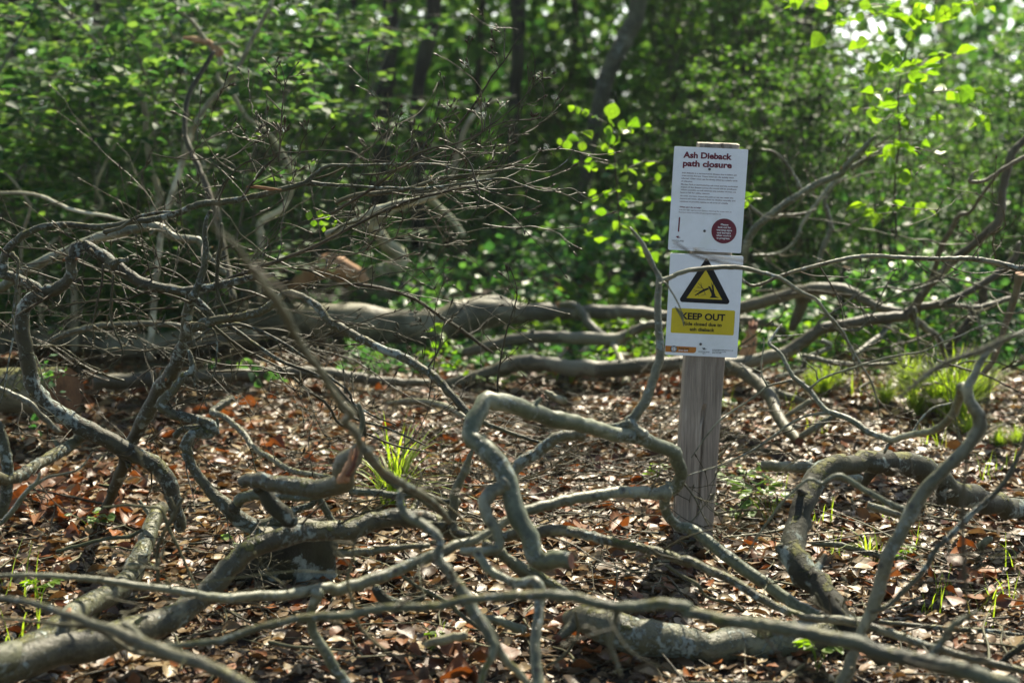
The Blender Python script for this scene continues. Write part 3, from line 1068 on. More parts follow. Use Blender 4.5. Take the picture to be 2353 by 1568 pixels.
    text('logo_text', [('WOODLAND', 574, 1370, 150, 20), ('TRUST', 626, 1390, 46, 12)], k, U, S_BLACK, lp, 0.0)
    text('contact_text', [('enquiries@woodlandtrust.org.uk', 757, 1336, 282, 12), ('woodlandtrust.org.uk', 757, 1358, 184, 12), ('0330 333 3300', 757, 1380, 124, 12)], k, U, S_BLACK, lp, 0.02)
    screw(U, 653, 127, lp)
    screw(U, 603, 1258, lp)
build_sign()

# ================================================================== LOGS AND THE FALLEN TREE BEHIND
GR_LOG = 'felled logs lying behind the sign'
branch('fallen_log', 'E -700 640 240 7.6; -300 640 240; -60 645 240 7.5; 200 665 235; 500 685 230; 700 665 245; 850 640 275 7.4; 980 605 220; 1120 595 165; 1300 592 130; 1700 590 102; 2000 592 90; 2200 615 72 7.2; F 450 640 60; 600 662 55; 720 700 50; 800 770 40 7.0', B_LOG,
       'longest thick grey log lying across the middle, swelling left of the sign', 'log', GR_LOG, rough=0.07,
       side=['E 850 600 150 7.4; 960 540 130; 1080 528 90; 1200 540 60'])
branch('fallen_log', 'E 860 860 60 6.8; 1000 822 85; 1150 782; 1350 752 82; 1600 760 85; 1850 772 88 6.7; 1960 732 70; 2080 675 55; 2200 680 45', B_LOG,
       'slim grey log between the front log and the longest one', 'log', GR_LOG, rough=0.07, cap1='cut',
       side=['E 1850 790 60 6.7; 1870 840 62; 1900 900 60; 1935 1010 62; 1942 1100 60 6.3'])
branch('fallen_log', 'E 620 1120 60 6.4; 720 1085 95; 850 1055 110; 1000 1010 100; 1150 952 108; 1260 920 120; 1400 940 105; 1600 955 110; 1740 965 118; 1900 962 118; 2150 942 110; 2353 930 100; F 440 932 92 6.3; 600 900; 750 860 88; 880 782; 1000 702 80; 1150 672; 1350 635 78; 1560 612 70; 1640 560 50 6.2; 1850 512 45; 2050 415 50; 2200 310 50; 2290 220 42; 2320 125 32', B_LOG,
       'front grey log passing low behind the post, with a bare tip', 'log', GR_LOG, rough=0.07,
       side=['F 1590 600 60 6.2; 1650 500 60; 1720 410 55; 1800 330 55; 1900 230 60; 2000 150 52; 2100 60 55; 2185 -20 50 6.0; C 2130 1568 50; 2200 1420 60; 2205 1290 55; 2250 1110 60; 2285 1010 50; 2353 940 50; 2420 880 40',
             'F 1705 430 30 6.2; 1760 290 35; 1800 150 40; 1860 50 38; 1920 -60 30; C 1990 1420 25; 2060 1320 25; 2150 1200 22; 2210 1120 16 5.9',
             'F 1600 600 30 6.2; 1700 560 30; 1900 545 30; 2050 560 40; 2250 500 35; 2360 470 25',
             'F 1420 640 40 6.3; 1470 620 35; 1400 740 45; 1320 800 45; 1230 870 35 6.0'])
branch('fallen_log', 'E 1000 545 40 9.2; 1150 520 50; 1300 508 62; 1500 488 80; 1800 480 100; 2000 455 110; 2200 440 100; 2350 450 90', B_LOGM,
       'mossy yellow-green log farthest back, left of the sign', 'log', GR_LOG, rough=0.08)
branch('fallen_log', 'F 420 560 85 6.9; 470 558 88; 650 512 80; 850 455 82; 1000 432 86; 1150 445 85; 1300 515 72; 1400 562 60; 1530 582 40 6.5', B_LOG,
       'arched grey log right of the sign humping up over the plants', 'log', GR_LOG, rough=0.07,
       side=['F 880 480 90 6.9; 860 560 80; 830 640 70; 800 700 50'])
branch('fallen_log', 'F 250 930 110 5.95; 340 950 105; 480 995 95; 640 1125 92; 700 1250 80; 770 1365 80; 850 1455 60 5.0', B_LOG,
       'dark forked limb running from the post down to the ground at its right', 'log', GR_LOG, cap1='cut', cut=M_CUTD, rough=0.08,
       side=['F 640 1110 60 5.9; 760 1150 60; 880 1190 45'])
branch('torn_log', 'D 1750 600 110 8.2; 1900 530 200; 2050 470 200; 2250 460 170; E 60 450 160; 200 440 165; 400 450 165; 480 470 155; 570 490 130 8.2', B_LOG,
       'pale split log with torn red-brown wood, behind the long trunk', 'log', GR_LOG, cap1='cut', rough=0.12)
branch('fallen_bough', 'E 180 470 90 8.3; 240 330 80; 330 320 95; 420 270 110; 425 200 105; 330 130 95; 280 50 85; 240 0 70; B 280 1470 70; 400 1390 55; 550 1340 50; 700 1290 45; 900 1230 40; 1060 1160 28 8.0', B_POLE_LIT,
       'thick pale crooked bough standing up behind the torn log', 'branch', None, rough=0.08,
       side=['B 640 1340 40 8.2; 750 1440 50; 850 1568 40', 'B 780 1260 45 8.0; 790 1150 50; 800 1060 45; 830 960 40; 880 830 35; 1000 700 25; 1200 640 15'])
branch('torn_wood_sheet', 'E -300 430 60 7.9; -200 350 120; -80 300 150; 30 290 150; 120 330 120; 190 390 60 7.9', M_TORN,
       'sheet of torn orange-brown wood arching over the split log', 'broken wood', None, rough=0.3)
branch('fallen_log', 'D -200 790 150 7.0; 100 770 150; 500 780 150; 900 800 160; 1300 790 150; 1700 760 120 7.2', B_LOG,
       'dim grey log low behind the left branches, above the sawn log', 'log', GR_LOG, rough=0.06)
branch('fallen_log', 'D 620 1060 100 6.0; 900 1040 110; 1200 1030 100; 1600 1010 90; 1900 990 90; 2200 1000 80 6.3; E 300 1050 70; 620 1060 50', B_LOG,
       'low dark log along the back edge of the dead leaves, orange sawn end at left', 'log', GR_LOG, cap0='cut', rough=0.06)
branch('sawn_log', 'D -700 1080 270 5.55; -300 1095 290 5.5; 100 1105 300 5.4; 440 1115 330 5.25', B_LOGM,
       'thick sawn log at the left edge with its orange cut face showing', 'log', None, cap1='cut', cut=M_CUTO, rough=0.08, wob=0.1)
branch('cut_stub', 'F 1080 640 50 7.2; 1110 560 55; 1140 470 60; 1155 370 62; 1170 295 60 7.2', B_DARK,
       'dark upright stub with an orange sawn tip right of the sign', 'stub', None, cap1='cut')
branch('torn_stump', 'F 505 870 100 6.4; 515 800 90; 528 740 70; 530 700 60', M_TORN, 'splintered orange stump beside the right edge of the sign', 'stump', None, rough=0.5, cap1='torn', cut=M_CUTD)
branch('prop_limb', 'E 1500 540 40 7.0; 1590 545 55; 1650 600 60; 1700 680 65; 1790 760 65; 1850 830 55 6.7', B_LOG, 'pale forked limb propped over the long trunk', 'branch', None, cap0='torn', rough=0.1)

# centre stump, low and grey with a pale sawn top
def stump():
    Y = 3.72
    c, s = P(683, 1370, Y)
    r = 98 * s / FV
    zt = P(700, 1212, Y + 0.03)[0].z
    org = Vector((c.x, c.y + 0.04, 0))
    pts = [(Vector((0, 0, -0.05)), r * 1.2), (Vector((0, 0, 0.0)), r * 1.12), (Vector((0.005, 0, zt * 0.5)), r), (Vector((0.012, 0, zt)), r * 0.95)]
    mb = MB()
    tube(mb, pts, 40, 0.45, 0.0, 'cut', 'cut', 3.3)
    o = mb.build('tree_stump', [B_MOSS, B_DEAD])
    o.location = org
    tag(o, 'short pale-topped stump under the mossy bough, left of centre', 'stump')
stump()

# ================================================================== STANDING DEAD STICKS AND POLES BEHIND (blurred)
GP = 'bare pale stems leaning among the left shrubs'
branch('leaning_pole', 'A 250 -60 26 7.0; 350 0 28; 520 150; 650 290 28; 760 420; 870 560 30; 960 690 38; 980 900 38; 1000 1100 42; 1035 1400 48; D 500 200 40; 500 500 45 7.0; 500 840 50', B_POLE_LIT, 'pale bent stem dropping from the top left corner through the shrubs', 'stem', GP)
branch('leaning_pole', 'A 1830 -60 24 6.7; 1810 30 28; 1750 150; 1680 280 30; 1600 440; 1500 580 34; 1370 720 38; 1300 850 40; 1230 1050 44; 1150 1300 42; 1090 1500 42; D 1050 300 40; 1000 900 40 6.6', B_POLE_LIT, 'pale stem rising right from the branch pile to the top edge', 'stem', GP)
branch('leaning_pole', 'A 1180 60 16 6.9; 1290 150 26; 1400 310 34; 1470 400 36; 1460 520 26; 1560 640 32; 1650 780 30; 1800 900 30; 1900 1050 36; 1960 1200 40; 1900 1380 40; 1750 1480 44; 1740 1600 50; D 1740 500 50 6.9', B_POLE_LIT, 'crooked pale stem with a torn elbow near the top left', 'stem', GP,
       side=[('A 1470 360 50 6.9; 1400 290 45; 1300 265 40; 1230 255 20', dict(mat=M_TORN)), 'A 1430 300 26 6.9; 1530 285 24; 1600 320 12'])
branch('leaning_pole', 'A 1430 350 30 6.3; 1350 480 35; 1270 620 35; 1240 760 35; 1240 900 40; 1280 1020 40; 1340 1150 44; 1400 1300 50; 1450 1440 50; D 1500 200 50; 1560 500 50 5.6', B_TWIG, 'dark thin stem crossing the pale ones above the branch pile', 'stem', GP)
branch('leaning_pole', 'A 510 800 16 7.2; 600 880; 760 950 18; 700 1100 20; 640 1250 24; 660 1400 26; D 300 200 26; 280 800 30', B_POLE_LIT, 'short greyish stem in the shadows at far left', 'stem', GP)
branch('leaning_pole', 'A 0 1290 22 5.8; 150 1290 22; 300 1320; 420 1380 24; 560 1420; 700 1440 20; 860 1480 14', B_POLE_LIT, 'low pale stem curving in from the left edge', 'stem', GP)
branch('leaning_pole', 'A 0 1130 20 6.4; 80 1200; 170 1320; 200 1400; D 150 100 24; 120 600 26', B_POLE_LIT, 'pale leaning stem low by the left edge', 'stem', GP)

# right-hand tangle of dead limbs
GT = 'dead limbs tangled to the right of the sign'
branch('dead_limb', 'F 430 330 50 6.1; 480 215 52; 500 130 52; 540 50 52; C 570 1510 52; 625 1460 50; 780 1350 50; 950 1240 50; 1080 1180 48; 1130 1155 40; 1200 1070 40; 1290 980 36; 1360 910 22 5.9', B_PALE, 'pale limb rising diagonally from the right side of the sign', 'branch', GT,
       side=['C 620 1465 30 6.1; 570 1420 25; 500 1360 18', 'C 880 1305 25 6.1; 830 1200 24; 760 1090 22; 690 1020 18; 600 1000 12', 'C 660 1440 20 6.2; 760 1440 20; 870 1430 20; 960 1400 14',
             'C 1200 1120 30 6; 1300 1060 25; 1400 1000 15; 1500 960 8'], twigs=8, tl=0.5, tr=0.005, tmat=B_TWIGP)
branch('dead_limb', 'F 540 210 20 6.4; 700 200; 800 140 22; 850 60; C 870 1500 24; 960 1370 30; 1060 1240 32; 1130 1150 30; 1180 1060 16', B_PALE, 'thin pale limb curving below the diagonal one', 'branch', GT, twigs=4, tl=0.4, tr=0.004, tmat=B_TWIGP)
branch('dead_limb', 'F 980 260 30 6.6; 1010 160 40; 1060 40 34; C 1070 1540 34; 1040 1420 34; 1020 1340 30; 1090 1230 22; 1170 1180 14', B_PALE, 'pale forked limb standing in the tangle', 'branch', GT, twigs=4, tl=0.4, tr=0.004, tmat=B_TWIGP)
branch('dead_limb', 'C 1985 1210 26 5.3; 2020 1218; 2100 1205 26; 2200 1140 28; 2300 1080 30; 2380 1040 34', B_DEAD, 'brown hooked limb poking in from the right edge', 'branch', GT,
       side=['C 1990 1205 22 5.3; 2010 1160 16; 2050 1140 8'])
branch('dead_limb', 'F 420 330 16 4.4; 530 410 20; 640 385; 700 355 26; 860 305 24; 1050 258 26; 1200 225 26; 1350 212 28; 1600 228 28; 1850 232 32; 2000 232 34; 2180 262 38; 2290 290 40; 2400 300 40', B_GREY, 'long thin limb running level from the sign to the right edge', 'branch', GT, twigs=7, tl=0.35, tr=0.003)
branch('dead_limb', 'F 2330 330 70 5.3; 2310 420 50; 2280 520 50; 2240 640 45; 2200 760 40; 2150 900 40; 2080 1000 40 5.4', B_DEAD, 'brown snapped limb near the right edge', 'branch', GT, cap0='cut')
branch('dead_limb', 'F 1600 610 50 6.3; 1700 700 50; 1790 780 45; 1830 900 36', B_LOG, 'dark limb dropping behind the bright grass', 'branch', GT, twigs=3)
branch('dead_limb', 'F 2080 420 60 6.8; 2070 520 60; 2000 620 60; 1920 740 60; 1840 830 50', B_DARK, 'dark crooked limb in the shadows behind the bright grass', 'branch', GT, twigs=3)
for i, (spec, lab) in enumerate([('F 950 700 16 5.6; 1000 640 18; 1120 560 16; 1250 470 14; 1420 420 12; 1560 440 14; 1700 410 14; 1850 340 14; 1950 250 10', 'thin pale limb arching over the hump-backed log'),
                                 ('F 1090 700 14 5.2; 1200 710 20; 1260 700 16; 1340 600 14; 1370 540 12; 1440 400 10; 1500 300 8', 'looped thin limb in front of the rising log'),
                                 ('F 980 590 10 5.0; 1050 620 18; 1120 720 18; 1180 800 18; 1230 960 14; 1240 1020 8', 'thin dark limb hanging behind the grass'),
                                 ('F 1620 560 30 5.9; 1640 700 20; 1650 860 18', 'thin upright limb between the logs and grass'),
                                 ('F 1000 780 34 6.0; 1060 820 30; 900 900 40; 860 980 40; 700 1020 30', 'grey limb crooked beside the leaning fork'),
                                 ('F 880 880 40 5.6; 960 900 40; 1100 930 36; 1300 940 30; 1500 930 25', 'grey limb lying low behind the grass')]):
    branch('dead_limb', spec, B_PALE if i in (0, 4) else B_GREY, lab, 'branch', GT, twigs=3, tl=0.3)

# ================================================================== THE BOUGHS IN FRONT
# two lichened boughs at the left
branch('fallen_bough', 'D 1830 340 30 3.9; 1700 355 44; 1500 400 56; 1290 445 62; 1100 428 62; 960 395 70; 850 330 82; 740 250 92; 640 185 85; 570 148 78; 510 160 76; 482 250 74; 470 350 76; 400 420 84; 290 465 92; 180 530 96; 135 620 98; 150 750 96; 185 900 100; 205 1050 104; 280 1170 112; 400 1270 118; 560 1365 125; 700 1430 120; 860 1520 118 4.0; G 960 70 115; 1060 140 110; 1130 220 108; 1155 320 104; 1185 440 96; 1205 540 80 4.0',
       B_LICH, 'dark lichened bough curling in an S down the left side', 'branch', None, rough=0.12, cap1='round', up=0.4, twigs=16, tl=0.42, tr=0.0032, seed=4.0,
       side=['D -80 330 70 3.95; 0 335 68; 80 350 66; 180 390 66; 270 432 60',
             'D 20 330 62 3.95; 25 240 56; 40 180 54; 85 135 50; 150 75 48; 280 18 44; 450 5 44; 620 20 44; 760 10 42; A 900 1480 42 3.95; 1050 1462; 1200 1420 44; 1350 1362 46; 1500 1350 46; 1700 1312 42; 1900 1262 38; 2040 1222 36; 2110 1160 28; 2200 1110 26; 2350 1106 22; B 80 1105 18 3.9; 300 1100 17; 640 1096 14; 800 1130 13; 1000 1146 12; 1200 1128 10; 1400 1150 9; 1500 1110 7; 1570 1040 6; 1600 975 4 3.9',
             'A 2040 1222 32 3.95; 2200 1235 26; 2353 1244 22; B 50 1238 20; 300 1255 20; 600 1258 18; 850 1225 16; 1110 1195 15; 1250 1240 12; 1400 1280 10; 1570 1260 8; 1650 1310 7; 1720 1335 6; 1790 1290 5; 1812 1232 3 3.8',
             'D 1290 480 50 3.9; 1330 400 48; 1360 300 46; 1375 180 42; 1370 80 36; 1375 0 30; 1400 -80 22; A 1420 1420 20',
             'A 700 1550 30 3.9; 800 1525 26; 920 1450 22; 1070 1420 20; 1170 1418 14',
             'D 80 200 26 3.8; 120 240 22; 115 350 20; 100 500 18; 85 620 14; 90 740 14; 60 900 12; 30 1100 10; 0 1200 8',
             'D 850 240 30 3.9; 800 245 40; 740 270 50'])
branch('fallen_bough', 'G 830 -20 100 4.05; 835 80 86 4.05; 780 230 76; 720 370 62; 690 430 50 4.35', B_MOSS, 'mossy prop limb dropping from the S-shaped bough into the leaves', 'branch', None, rough=0.12)
branch('fallen_bough', 'D 1270 470 66 3.98; 1252 600 74; 1240 750 82; 1200 870 88; 1150 980 96; 1080 1090 102; 1010 1200 104; 960 1310 100; 900 1420 84; 870 1480 80 4.15; 850 1540 78 4.2', B_LICH,
       'straight dark lichened limb slanting down between the S-shaped bough and the mossy one', 'branch', None, rough=0.12, up=0.2, twigs=9, tl=0.5, tr=0.003,
       side=[('D 1260 700 66 3.98; 1400 650 64; 1600 620 58; 1750 580 60; 1840 515 56; 1920 462 52; 2020 490 50; 2130 560 56; 2200 650 54; 2300 718 56 3.9; E 0 672 54; 150 755 56; 300 832 54; 430 880 62; 550 950 58; 650 1010 58; 740 1105 56; 830 1205 54; 930 1300 42 3.7; 1100 1370 30; 1300 1440 24; 1500 1490 16', dict(twigs=12, tl=0.35)),
             'D 1290 500 60 3.98; 1400 590 40; 1450 640 30; 1560 700 30; 1700 800 28; 1850 900 26; 1960 950 24; 2100 1000 24; 2250 1100 22; E 30 1230 22; 150 1310 20; 300 1350 18; 450 1410 14; 600 1480 10',
             'D 1480 680 22 3.9; 1600 670 26; 1750 720 22; 1900 800 22; 2050 900 20; 2200 1020 20; 2330 1120 18; E 120 1200 16; 250 1280 14; 400 1340 12',
             'D 1260 800 20 3.9; 1420 700 18; 1450 800 14; 1440 950 12; 1390 1100 10; 1330 1250 6'])
branch('fallen_bough', 'G -260 1490 250 2.72; 0 1430 235 2.80; 180 1360 215 2.90; 330 1270 195 2.98; 500 1115 160 3.16; 640 1030 155 3.28; 760 960 150 3.36; 870 860 145 3.48; 920 760 135 3.58; 965 670 125 3.66; 1000 570 115 3.74; 1035 450 105 3.84; 1080 400 90 3.92', B_GREY,
       'pale smooth limb curving from the bottom left corner up to the lichened bough', 'branch', None, rough=0.08, seed=9.0)
branch('fallen_bough', 'G -100 1520 220 2.78; 300 1370 240 2.88; 600 1300 225 2.95; 850 1230 205 3.02; 1040 1180 190 3.08; 1200 1110 170; 1330 1010 155; 1420 920 150; 1520 800 145; 1620 710 140; 1750 640 138; 1900 590 135; 2100 560 130; 2353 545 138 3.3; H 60 560 145; 170 510 135; 300 475 120; 430 455 125; 560 470 130; 680 505 120; 780 560 100; 900 590 85 3.4; 1000 590 70', B_GREY,
       'thick grey bough arching over the stump from the bottom left to the middle', 'branch', None, rough=0.08, twigs=6, tl=0.3, trange=(0.3, 0.95), seed=12.0,
       side=[('G 2000 568 70 3.3; 2100 540 66; 2200 535 60', dict(mat=B_LOGM, name='moss_patch', rough=0.3)),
             'H 700 520 60 3.35; 770 460 55; 640 380 52; 540 310 46; 400 250 42; 300 160 40; 240 90 40; 200 20 38; 150 -60 34; E 180 1320 36; 150 1200 30',
             'H 780 540 50 3.35; 785 420 66; 800 290 62; 845 180 56; 870 130 50',
             ('H 862 160 50 3.35; 885 80 46; 905 30 30; 918 -5 12', dict(mat=B_DEAD, cap1='torn', name='splintered_tip')),
             'H 820 360 40 3.4; 700 350 46; 560 310; 400 315 48; 250 295 50; 100 285 54; G 2350 270 50; 2200 300 50; 2050 330 52; 1900 320 54; 1760 315 60; 1660 315 74; 1590 360 80 3.5'])
branch('broken_limb', 'G 1625 235 86 3.15; 1660 215 96; 1750 220 112; 1900 245 125; 2050 270 125; 2200 265 135; 2300 215 150; H 60 130 160; 110 60 140; 150 0 80; 170 -40 40 3.0', B_GREY,
       'short broken limb with a torn orange end standing up at its right', 'branch', None, cap0='cut', cap1='torn', cut=M_TORN, rough=0.10,
       side=[('G 1740 250 95 3.2; 1800 340 108; 1870 420 118; 1940 480 110; 1960 495 90', dict(mat=B_MOSS)),
             ('H 50 200 60 2.97; 95 120 66; 130 50 46; 150 -10 26; 172 -66 5', dict(mat=M_TORN, name='torn_end', rough=0.5)),
             ('H 20 220 40 2.96; 70 150 44; 95 60 26; 104 0 6', dict(mat=M_TORN, name='splinter', rough=0.5)), ('H 110 140 40 2.97; 150 70 36; 178 0 18; 190 -40 4', dict(mat=B_DEAD, name='splinter', rough=0.5)),
             ('H 80 180 30 2.95; 120 110 30; 135 30 14; 132 -20 4', dict(mat=M_CUTD, name='splinter', rough=0.5))])
branch('fallen_bough', 'D 1262 845 22 3.8; 1280 900 34; 1282 980 46; 1230 1010 46; 1190 1070 56; 1110 1160 62; 1075 1215 72; 1150 1265 68; 1250 1290 62; 1350 1310 62; 1415 1345 78; 1400 1390 80; 1290 1400 72; 1240 1480 76; 1265 1540 66; G 1245 30 66; 1290 130 66; 1360 230 68; 1440 320 82; 1520 390 108; 1600 470 118; 1690 525 118; 1790 520 110; 1880 470 100; 1940 420 80 3.75', B_LICH,
       'thin pale zigzag limb lying on the leaves behind the broken limb', 'branch', None, rough=0.12, twigs=5, tl=0.3,
       side=['G 1560 400 70 3.72; 1610 340 70; 1680 305 66; 1760 310 60', 'D 1440 1390 40 3.8; 1452 1330 30; 1452 1300 18', 'G 1960 420 44 3.7; 2080 380 44; 2130 330 50; 2170 400 50; 2230 500 44',
             'D 1280 980 30 3.8; 1300 1040 24; 1300 1090 14', 'D 1380 1350 40 3.9; 1220 1370 44; 1170 1410 50'])
branch('fallen_limb', 'D 1550 1160 50 4.7; 1480 1210 52; 1420 1260 50; 1500 1290 40; 1620 1390 42; 1700 1500 40; G 1800 60 40; 1950 150 42; 2200 190 30 4.2', B_GREY, 'thin grey limb behind the zigzag one, its stub poking up', 'branch', None, twigs=3)
branch('fallen_bough', 'G -60 180 80 3.5; 20 210 80; 120 190 84; 230 120 76; 330 60 80; 430 5 80; D 500 1450 80 4.0; 560 1400 70', B_LICH, 'lichened side limb joining the S-shaped bough at the left edge', 'branch', None, rough=0.12)
branch('fallen_bough', 'D -20 1330 60 3.6; 10 1400 66; 30 1500 76; G 30 20 82; 50 130 84; 45 260 84; 25 380 80; -10 480 70 3.6', B_LICH, 'short upright lichened limb cut off by the left edge', 'branch', None, rough=0.12)
branch('fallen_branch', 'G 265 165 14 3.3; 250 220 26; 170 300 32; 90 410 36; 30 480 34; -20 520 30', B_PALE, 'pale thin forked stick by the left edge above the leaves', 'branch', None, twigs=3,
       side=['G 200 260 20 3.3; 330 190 18; 450 165 14; 540 130 12; 620 20 8'])
# pale crooked bough in the middle
branch('crooked_bough', 'H 1570 740 112 2.86; 1480 745 125; 1380 770 125; 1330 700 128; 1290 600 132; 1240 480 130; 1190 330 132; 1140 210 134; 1080 100 132; 1000 0 134; E 960 1480 125 3.0; 900 1400 115; 935 1300 125; 985 1190 115; 1060 1185 120; 1200 1215 125; 1330 1260 118; 1440 1300 122; 1560 1320 112; 1700 1350 105; 1850 1400 100; 2000 1420 100; 2140 1470 98 3.35; 2260 1530 96; H 2280 80 92; 2310 180 88; 2270 260 80; 2200 320 74; 2205 420 70; 2260 500 64; I 60 520 74 3.45; 170 560 78; 300 670 80; 400 750 88; 560 860 88; 700 960 86; 850 1060 80; 1000 1120 70; 1150 1150 56; 1300 1150 48 3.2', B_PALE,
       'smooth pale crooked bough looping across the middle in front of the post', 'branch', None, cap0='cut', cut=M_CUTD, rough=0.08, wob=0.3, twigs=5, tl=0.25, trange=(0.5, 0.95), seed=21.0, tmat=B_TWIGP,
       side=[('E 2060 1410 60 3.3; 1960 1330 88; 1990 1290 70; 2060 1200 68; 2110 1080 66; 2150 950 62; 2170 850 58; 2155 700 52; 2150 520 50; 2160 370 44; 2130 300 30; 2080 190 34; 2020 90 26; 1965 25 16 3.4', dict(name='upright_branch')),
             'E 2160 375 36 3.4; 2200 370 34; 2290 335 32; F 0 345 32; 150 305 32; 330 290 32; 480 295 30; 600 325 28; 720 360 26; 800 410 26; 870 460 26; 960 500 22; 1030 590 22; 1130 705 20; 1200 830 18; 1270 950 16; 1330 1050 14; 1370 1180 10; 1385 1290 6',
             'E 2160 400 14 3.35; 2200 390 14; 2260 480 12; 2300 560 10; 2325 650 6; F 20 550 10; 60 600 14; 80 680 8',
             'E 2060 180 16 3.4; 2110 290 14; 2200 380 12',
             'E 1960 1330 50 3.3; 1900 1345 45; 1820 1350 22',
             ('E 1640 1400 70 3.4; 1500 1420 78; 1400 1480 80; 1330 1540 80; H 1250 80 80; 1180 160 76; 1120 220 50', dict(mat=B_GREY)),
             'H 1130 240 90 2.95; 1040 290 100; 990 360 96; 1000 440 88; 1060 530 76; 1090 620 70; 1070 680 72; 960 690 66; 840 685 44 2.85',
             'H 940 690 60 2.85; 970 740 56; 1020 810 62; 1120 870 60; 1240 905 66; 1320 890 84; 1360 950 84; 1362 1060 70; 1340 1200 72; 1330 1350 76; 1345 1500 78; 1350 1620 78 2.6',
             ('H 2210 300 84 3.3; 2100 300 84; 1900 290 78; 1750 310 76; 1600 335 76; 1450 370 74; 1300 410 76; 1180 460 62; 1050 540 60; 930 610 62; 800 650 70; 650 720 78; 500 775 80; 350 835 82; 200 890 82; 0 950 84 2.9; G 2200 930 76; 2080 950 70; 1900 975 66; 1700 985 64; 1500 1000 62; 1350 985 56 2.7; 1150 945 54; 950 925 52; 700 885 46; 500 865 42; 300 848 36; 0 850 28; -120 860 22 2.6', dict(name='long_branch', twigs=10, tl=0.3)),
             'G 2130 960 70 2.85; 2080 1080 56; 2090 1220 66; 2160 1330 70; 2230 1460 76; 2340 1600 70'])
# long dark limb from the middle to the right bottom
branch('fallen_bough', 'H 880 580 60 3.35; 1060 590 70; 1200 575 86; 1350 560 86; 1500 545 74; 1620 565 70; 1750 600 66; 1900 640 64; 2050 665 60; 2200 705 60; 2353 770 62 3.1; I 80 735 58; 200 790 60; 400 880 62; 560 985 60; 700 1060 56; 900 1130 50; 1150 1150 60; 1400 1215 60; 1700 1320 56; 2000 1400 52; 2353 1490 46 2.8', B_GREY,
       'long dark-sided bough running from the middle down to the lower right', 'branch', None, rough=0.1, twigs=8, tl=0.3,
       side=['H 1100 700 60 3.2; 1200 780 90; 1350 860 80; 1500 940 60; 1600 1000 40', 'H 1000 640 50 3.2; 1150 740 60; 1250 850 60'])
# lichen arch
branch('arched_bough', 'I 1420 1420 90 3.05; 1270 1290 115; 1150 1130 135 3.12; 1020 980 165; 890 840 190; 805 700 182; 835 540 160; 880 380 150; 930 240 150; 1010 140 150; 1180 100 130; 1380 90 155; 1580 110 165; 1740 190 180; 1880 280 165 3.8; 2100 350 155; 2353 420 135; 2500 460 120 4.15', B_MOSS,
       'thick mossy lichened bough arching like a hook at the right', 'branch', None, rough=0.10, wob=0.4, seed=31.0,
       side=['I 1790 230 90 3.75; 1800 300 80; 1800 355 60', 'I 730 650 60 3.3; 715 690 50'])
branch('ground_log', 'H 1560 1140 110 3.2; 1640 1130 190 3.17; 1800 1190 240 3.12; 2000 1240 245; 2200 1290 235; 2353 1320 230; I 150 1330 225; 350 1330 235; 550 1310 240; 750 1270 230; 950 1230 200; 1150 1210 150 3.25', B_GREY,
       'stout grey log half sunk in the leaves at the bottom, right of centre', 'log', None, cap0='torn', cut=M_CUTD, rough=0.07, wob=0.3, seed=17.0)
# right foreground upright branches
branch('upright_branch', 'I 1110 1640 100 2.85; 1180 1470 86; 1225 1330 62; 1280 1190 66; 1340 1080 88; 1375 960 92; 1410 840 86; 1435 730 96; 1500 630 94; 1550 510 92; 1600 410 98; 1700 270 94; 1800 160 84; 1950 20 82; F 2000 1455 84; 2060 1350 100; 2040 1270 90; 1990 1180 76; 1975 1100 66; 2030 990 54; 2080 890 44; 2160 810 40; 2250 765 34; 2353 715 28; 2450 680 24 2.9', B_PALE,
       'tall pale forked branch rising through the right foreground', 'branch', None, rough=0.1, seed=41.0, twigs=6, tl=0.3, tmat=B_TWIGP,
       side=[('F 1975 1110 60 2.9; 1935 1085 62; 1915 1180 62; 1880 1270 58; 1800 1350 50; 1700 1390 46; 1580 1410 44; 1480 1440 44; 1390 1415 42 3.3; 1310 1385 42; 1230 1330 42; 1130 1280 40; 1040 1250 38; 980 1190 36; 930 1120 36; 870 1065 34; 810 1020 32; 770 950 28; 735 880 26; 700 840 22; 650 800 24; 670 760 18; 700 710 16; 735 668 10 3.6', dict(name='crooked_side_branch')),
             'F 920 1100 16 3.4; 1000 1035 16; 1100 995 15; 1200 965 14; 1290 935 14; 1450 890 13; 1560 870 12; 1680 850 12; 1800 795 10; 1930 745 10; 2060 685 9; 2180 660 8; 2270 710 8; 2353 790 6 3.2',
             'F 800 1045 16 3.5; 720 1062 14; 640 1085 14; 520 1175 14; 400 1250 13; 300 1330 12; 220 1430 11; 130 1560 9',
             'F 1030 1262 20 3.4; 900 1280 18; 780 1340 16; 660 1430 16; 540 1510 15; 420 1568 13; I 300 120 12; 190 155 10; 90 185 8',
             'F 640 1085 12 3.5; 600 1010 12; 598 920 10; 612 830 8; 612 760 5', 'F 600 990 8 3.5; 540 965 6; 420 950 5', 'F 975 1040 10 3.5; 960 980 9; 880 910 8; 845 840 5', 'F 690 750 10 3.6; 780 745 8; 880 735 5',
             'F 1480 1440 26 3.3; 1440 1480 24; 1420 1530 16', 'F 1680 850 8 3.3; 1800 920 7; 1900 1000 5', 'F 1600 1410 16 3.3; 1650 1320 14; 1740 1230 14; 1850 1200 12; 1930 1170 10',
             'I 1580 430 48 2.95; 1450 370 46; 1350 315 42; 1260 265 40; 1190 215 38; 1100 180 34; 1000 235 26; 920 205 24; 830 270 20; 740 360 18; 640 490 16; 560 610 14; 480 750 10'])
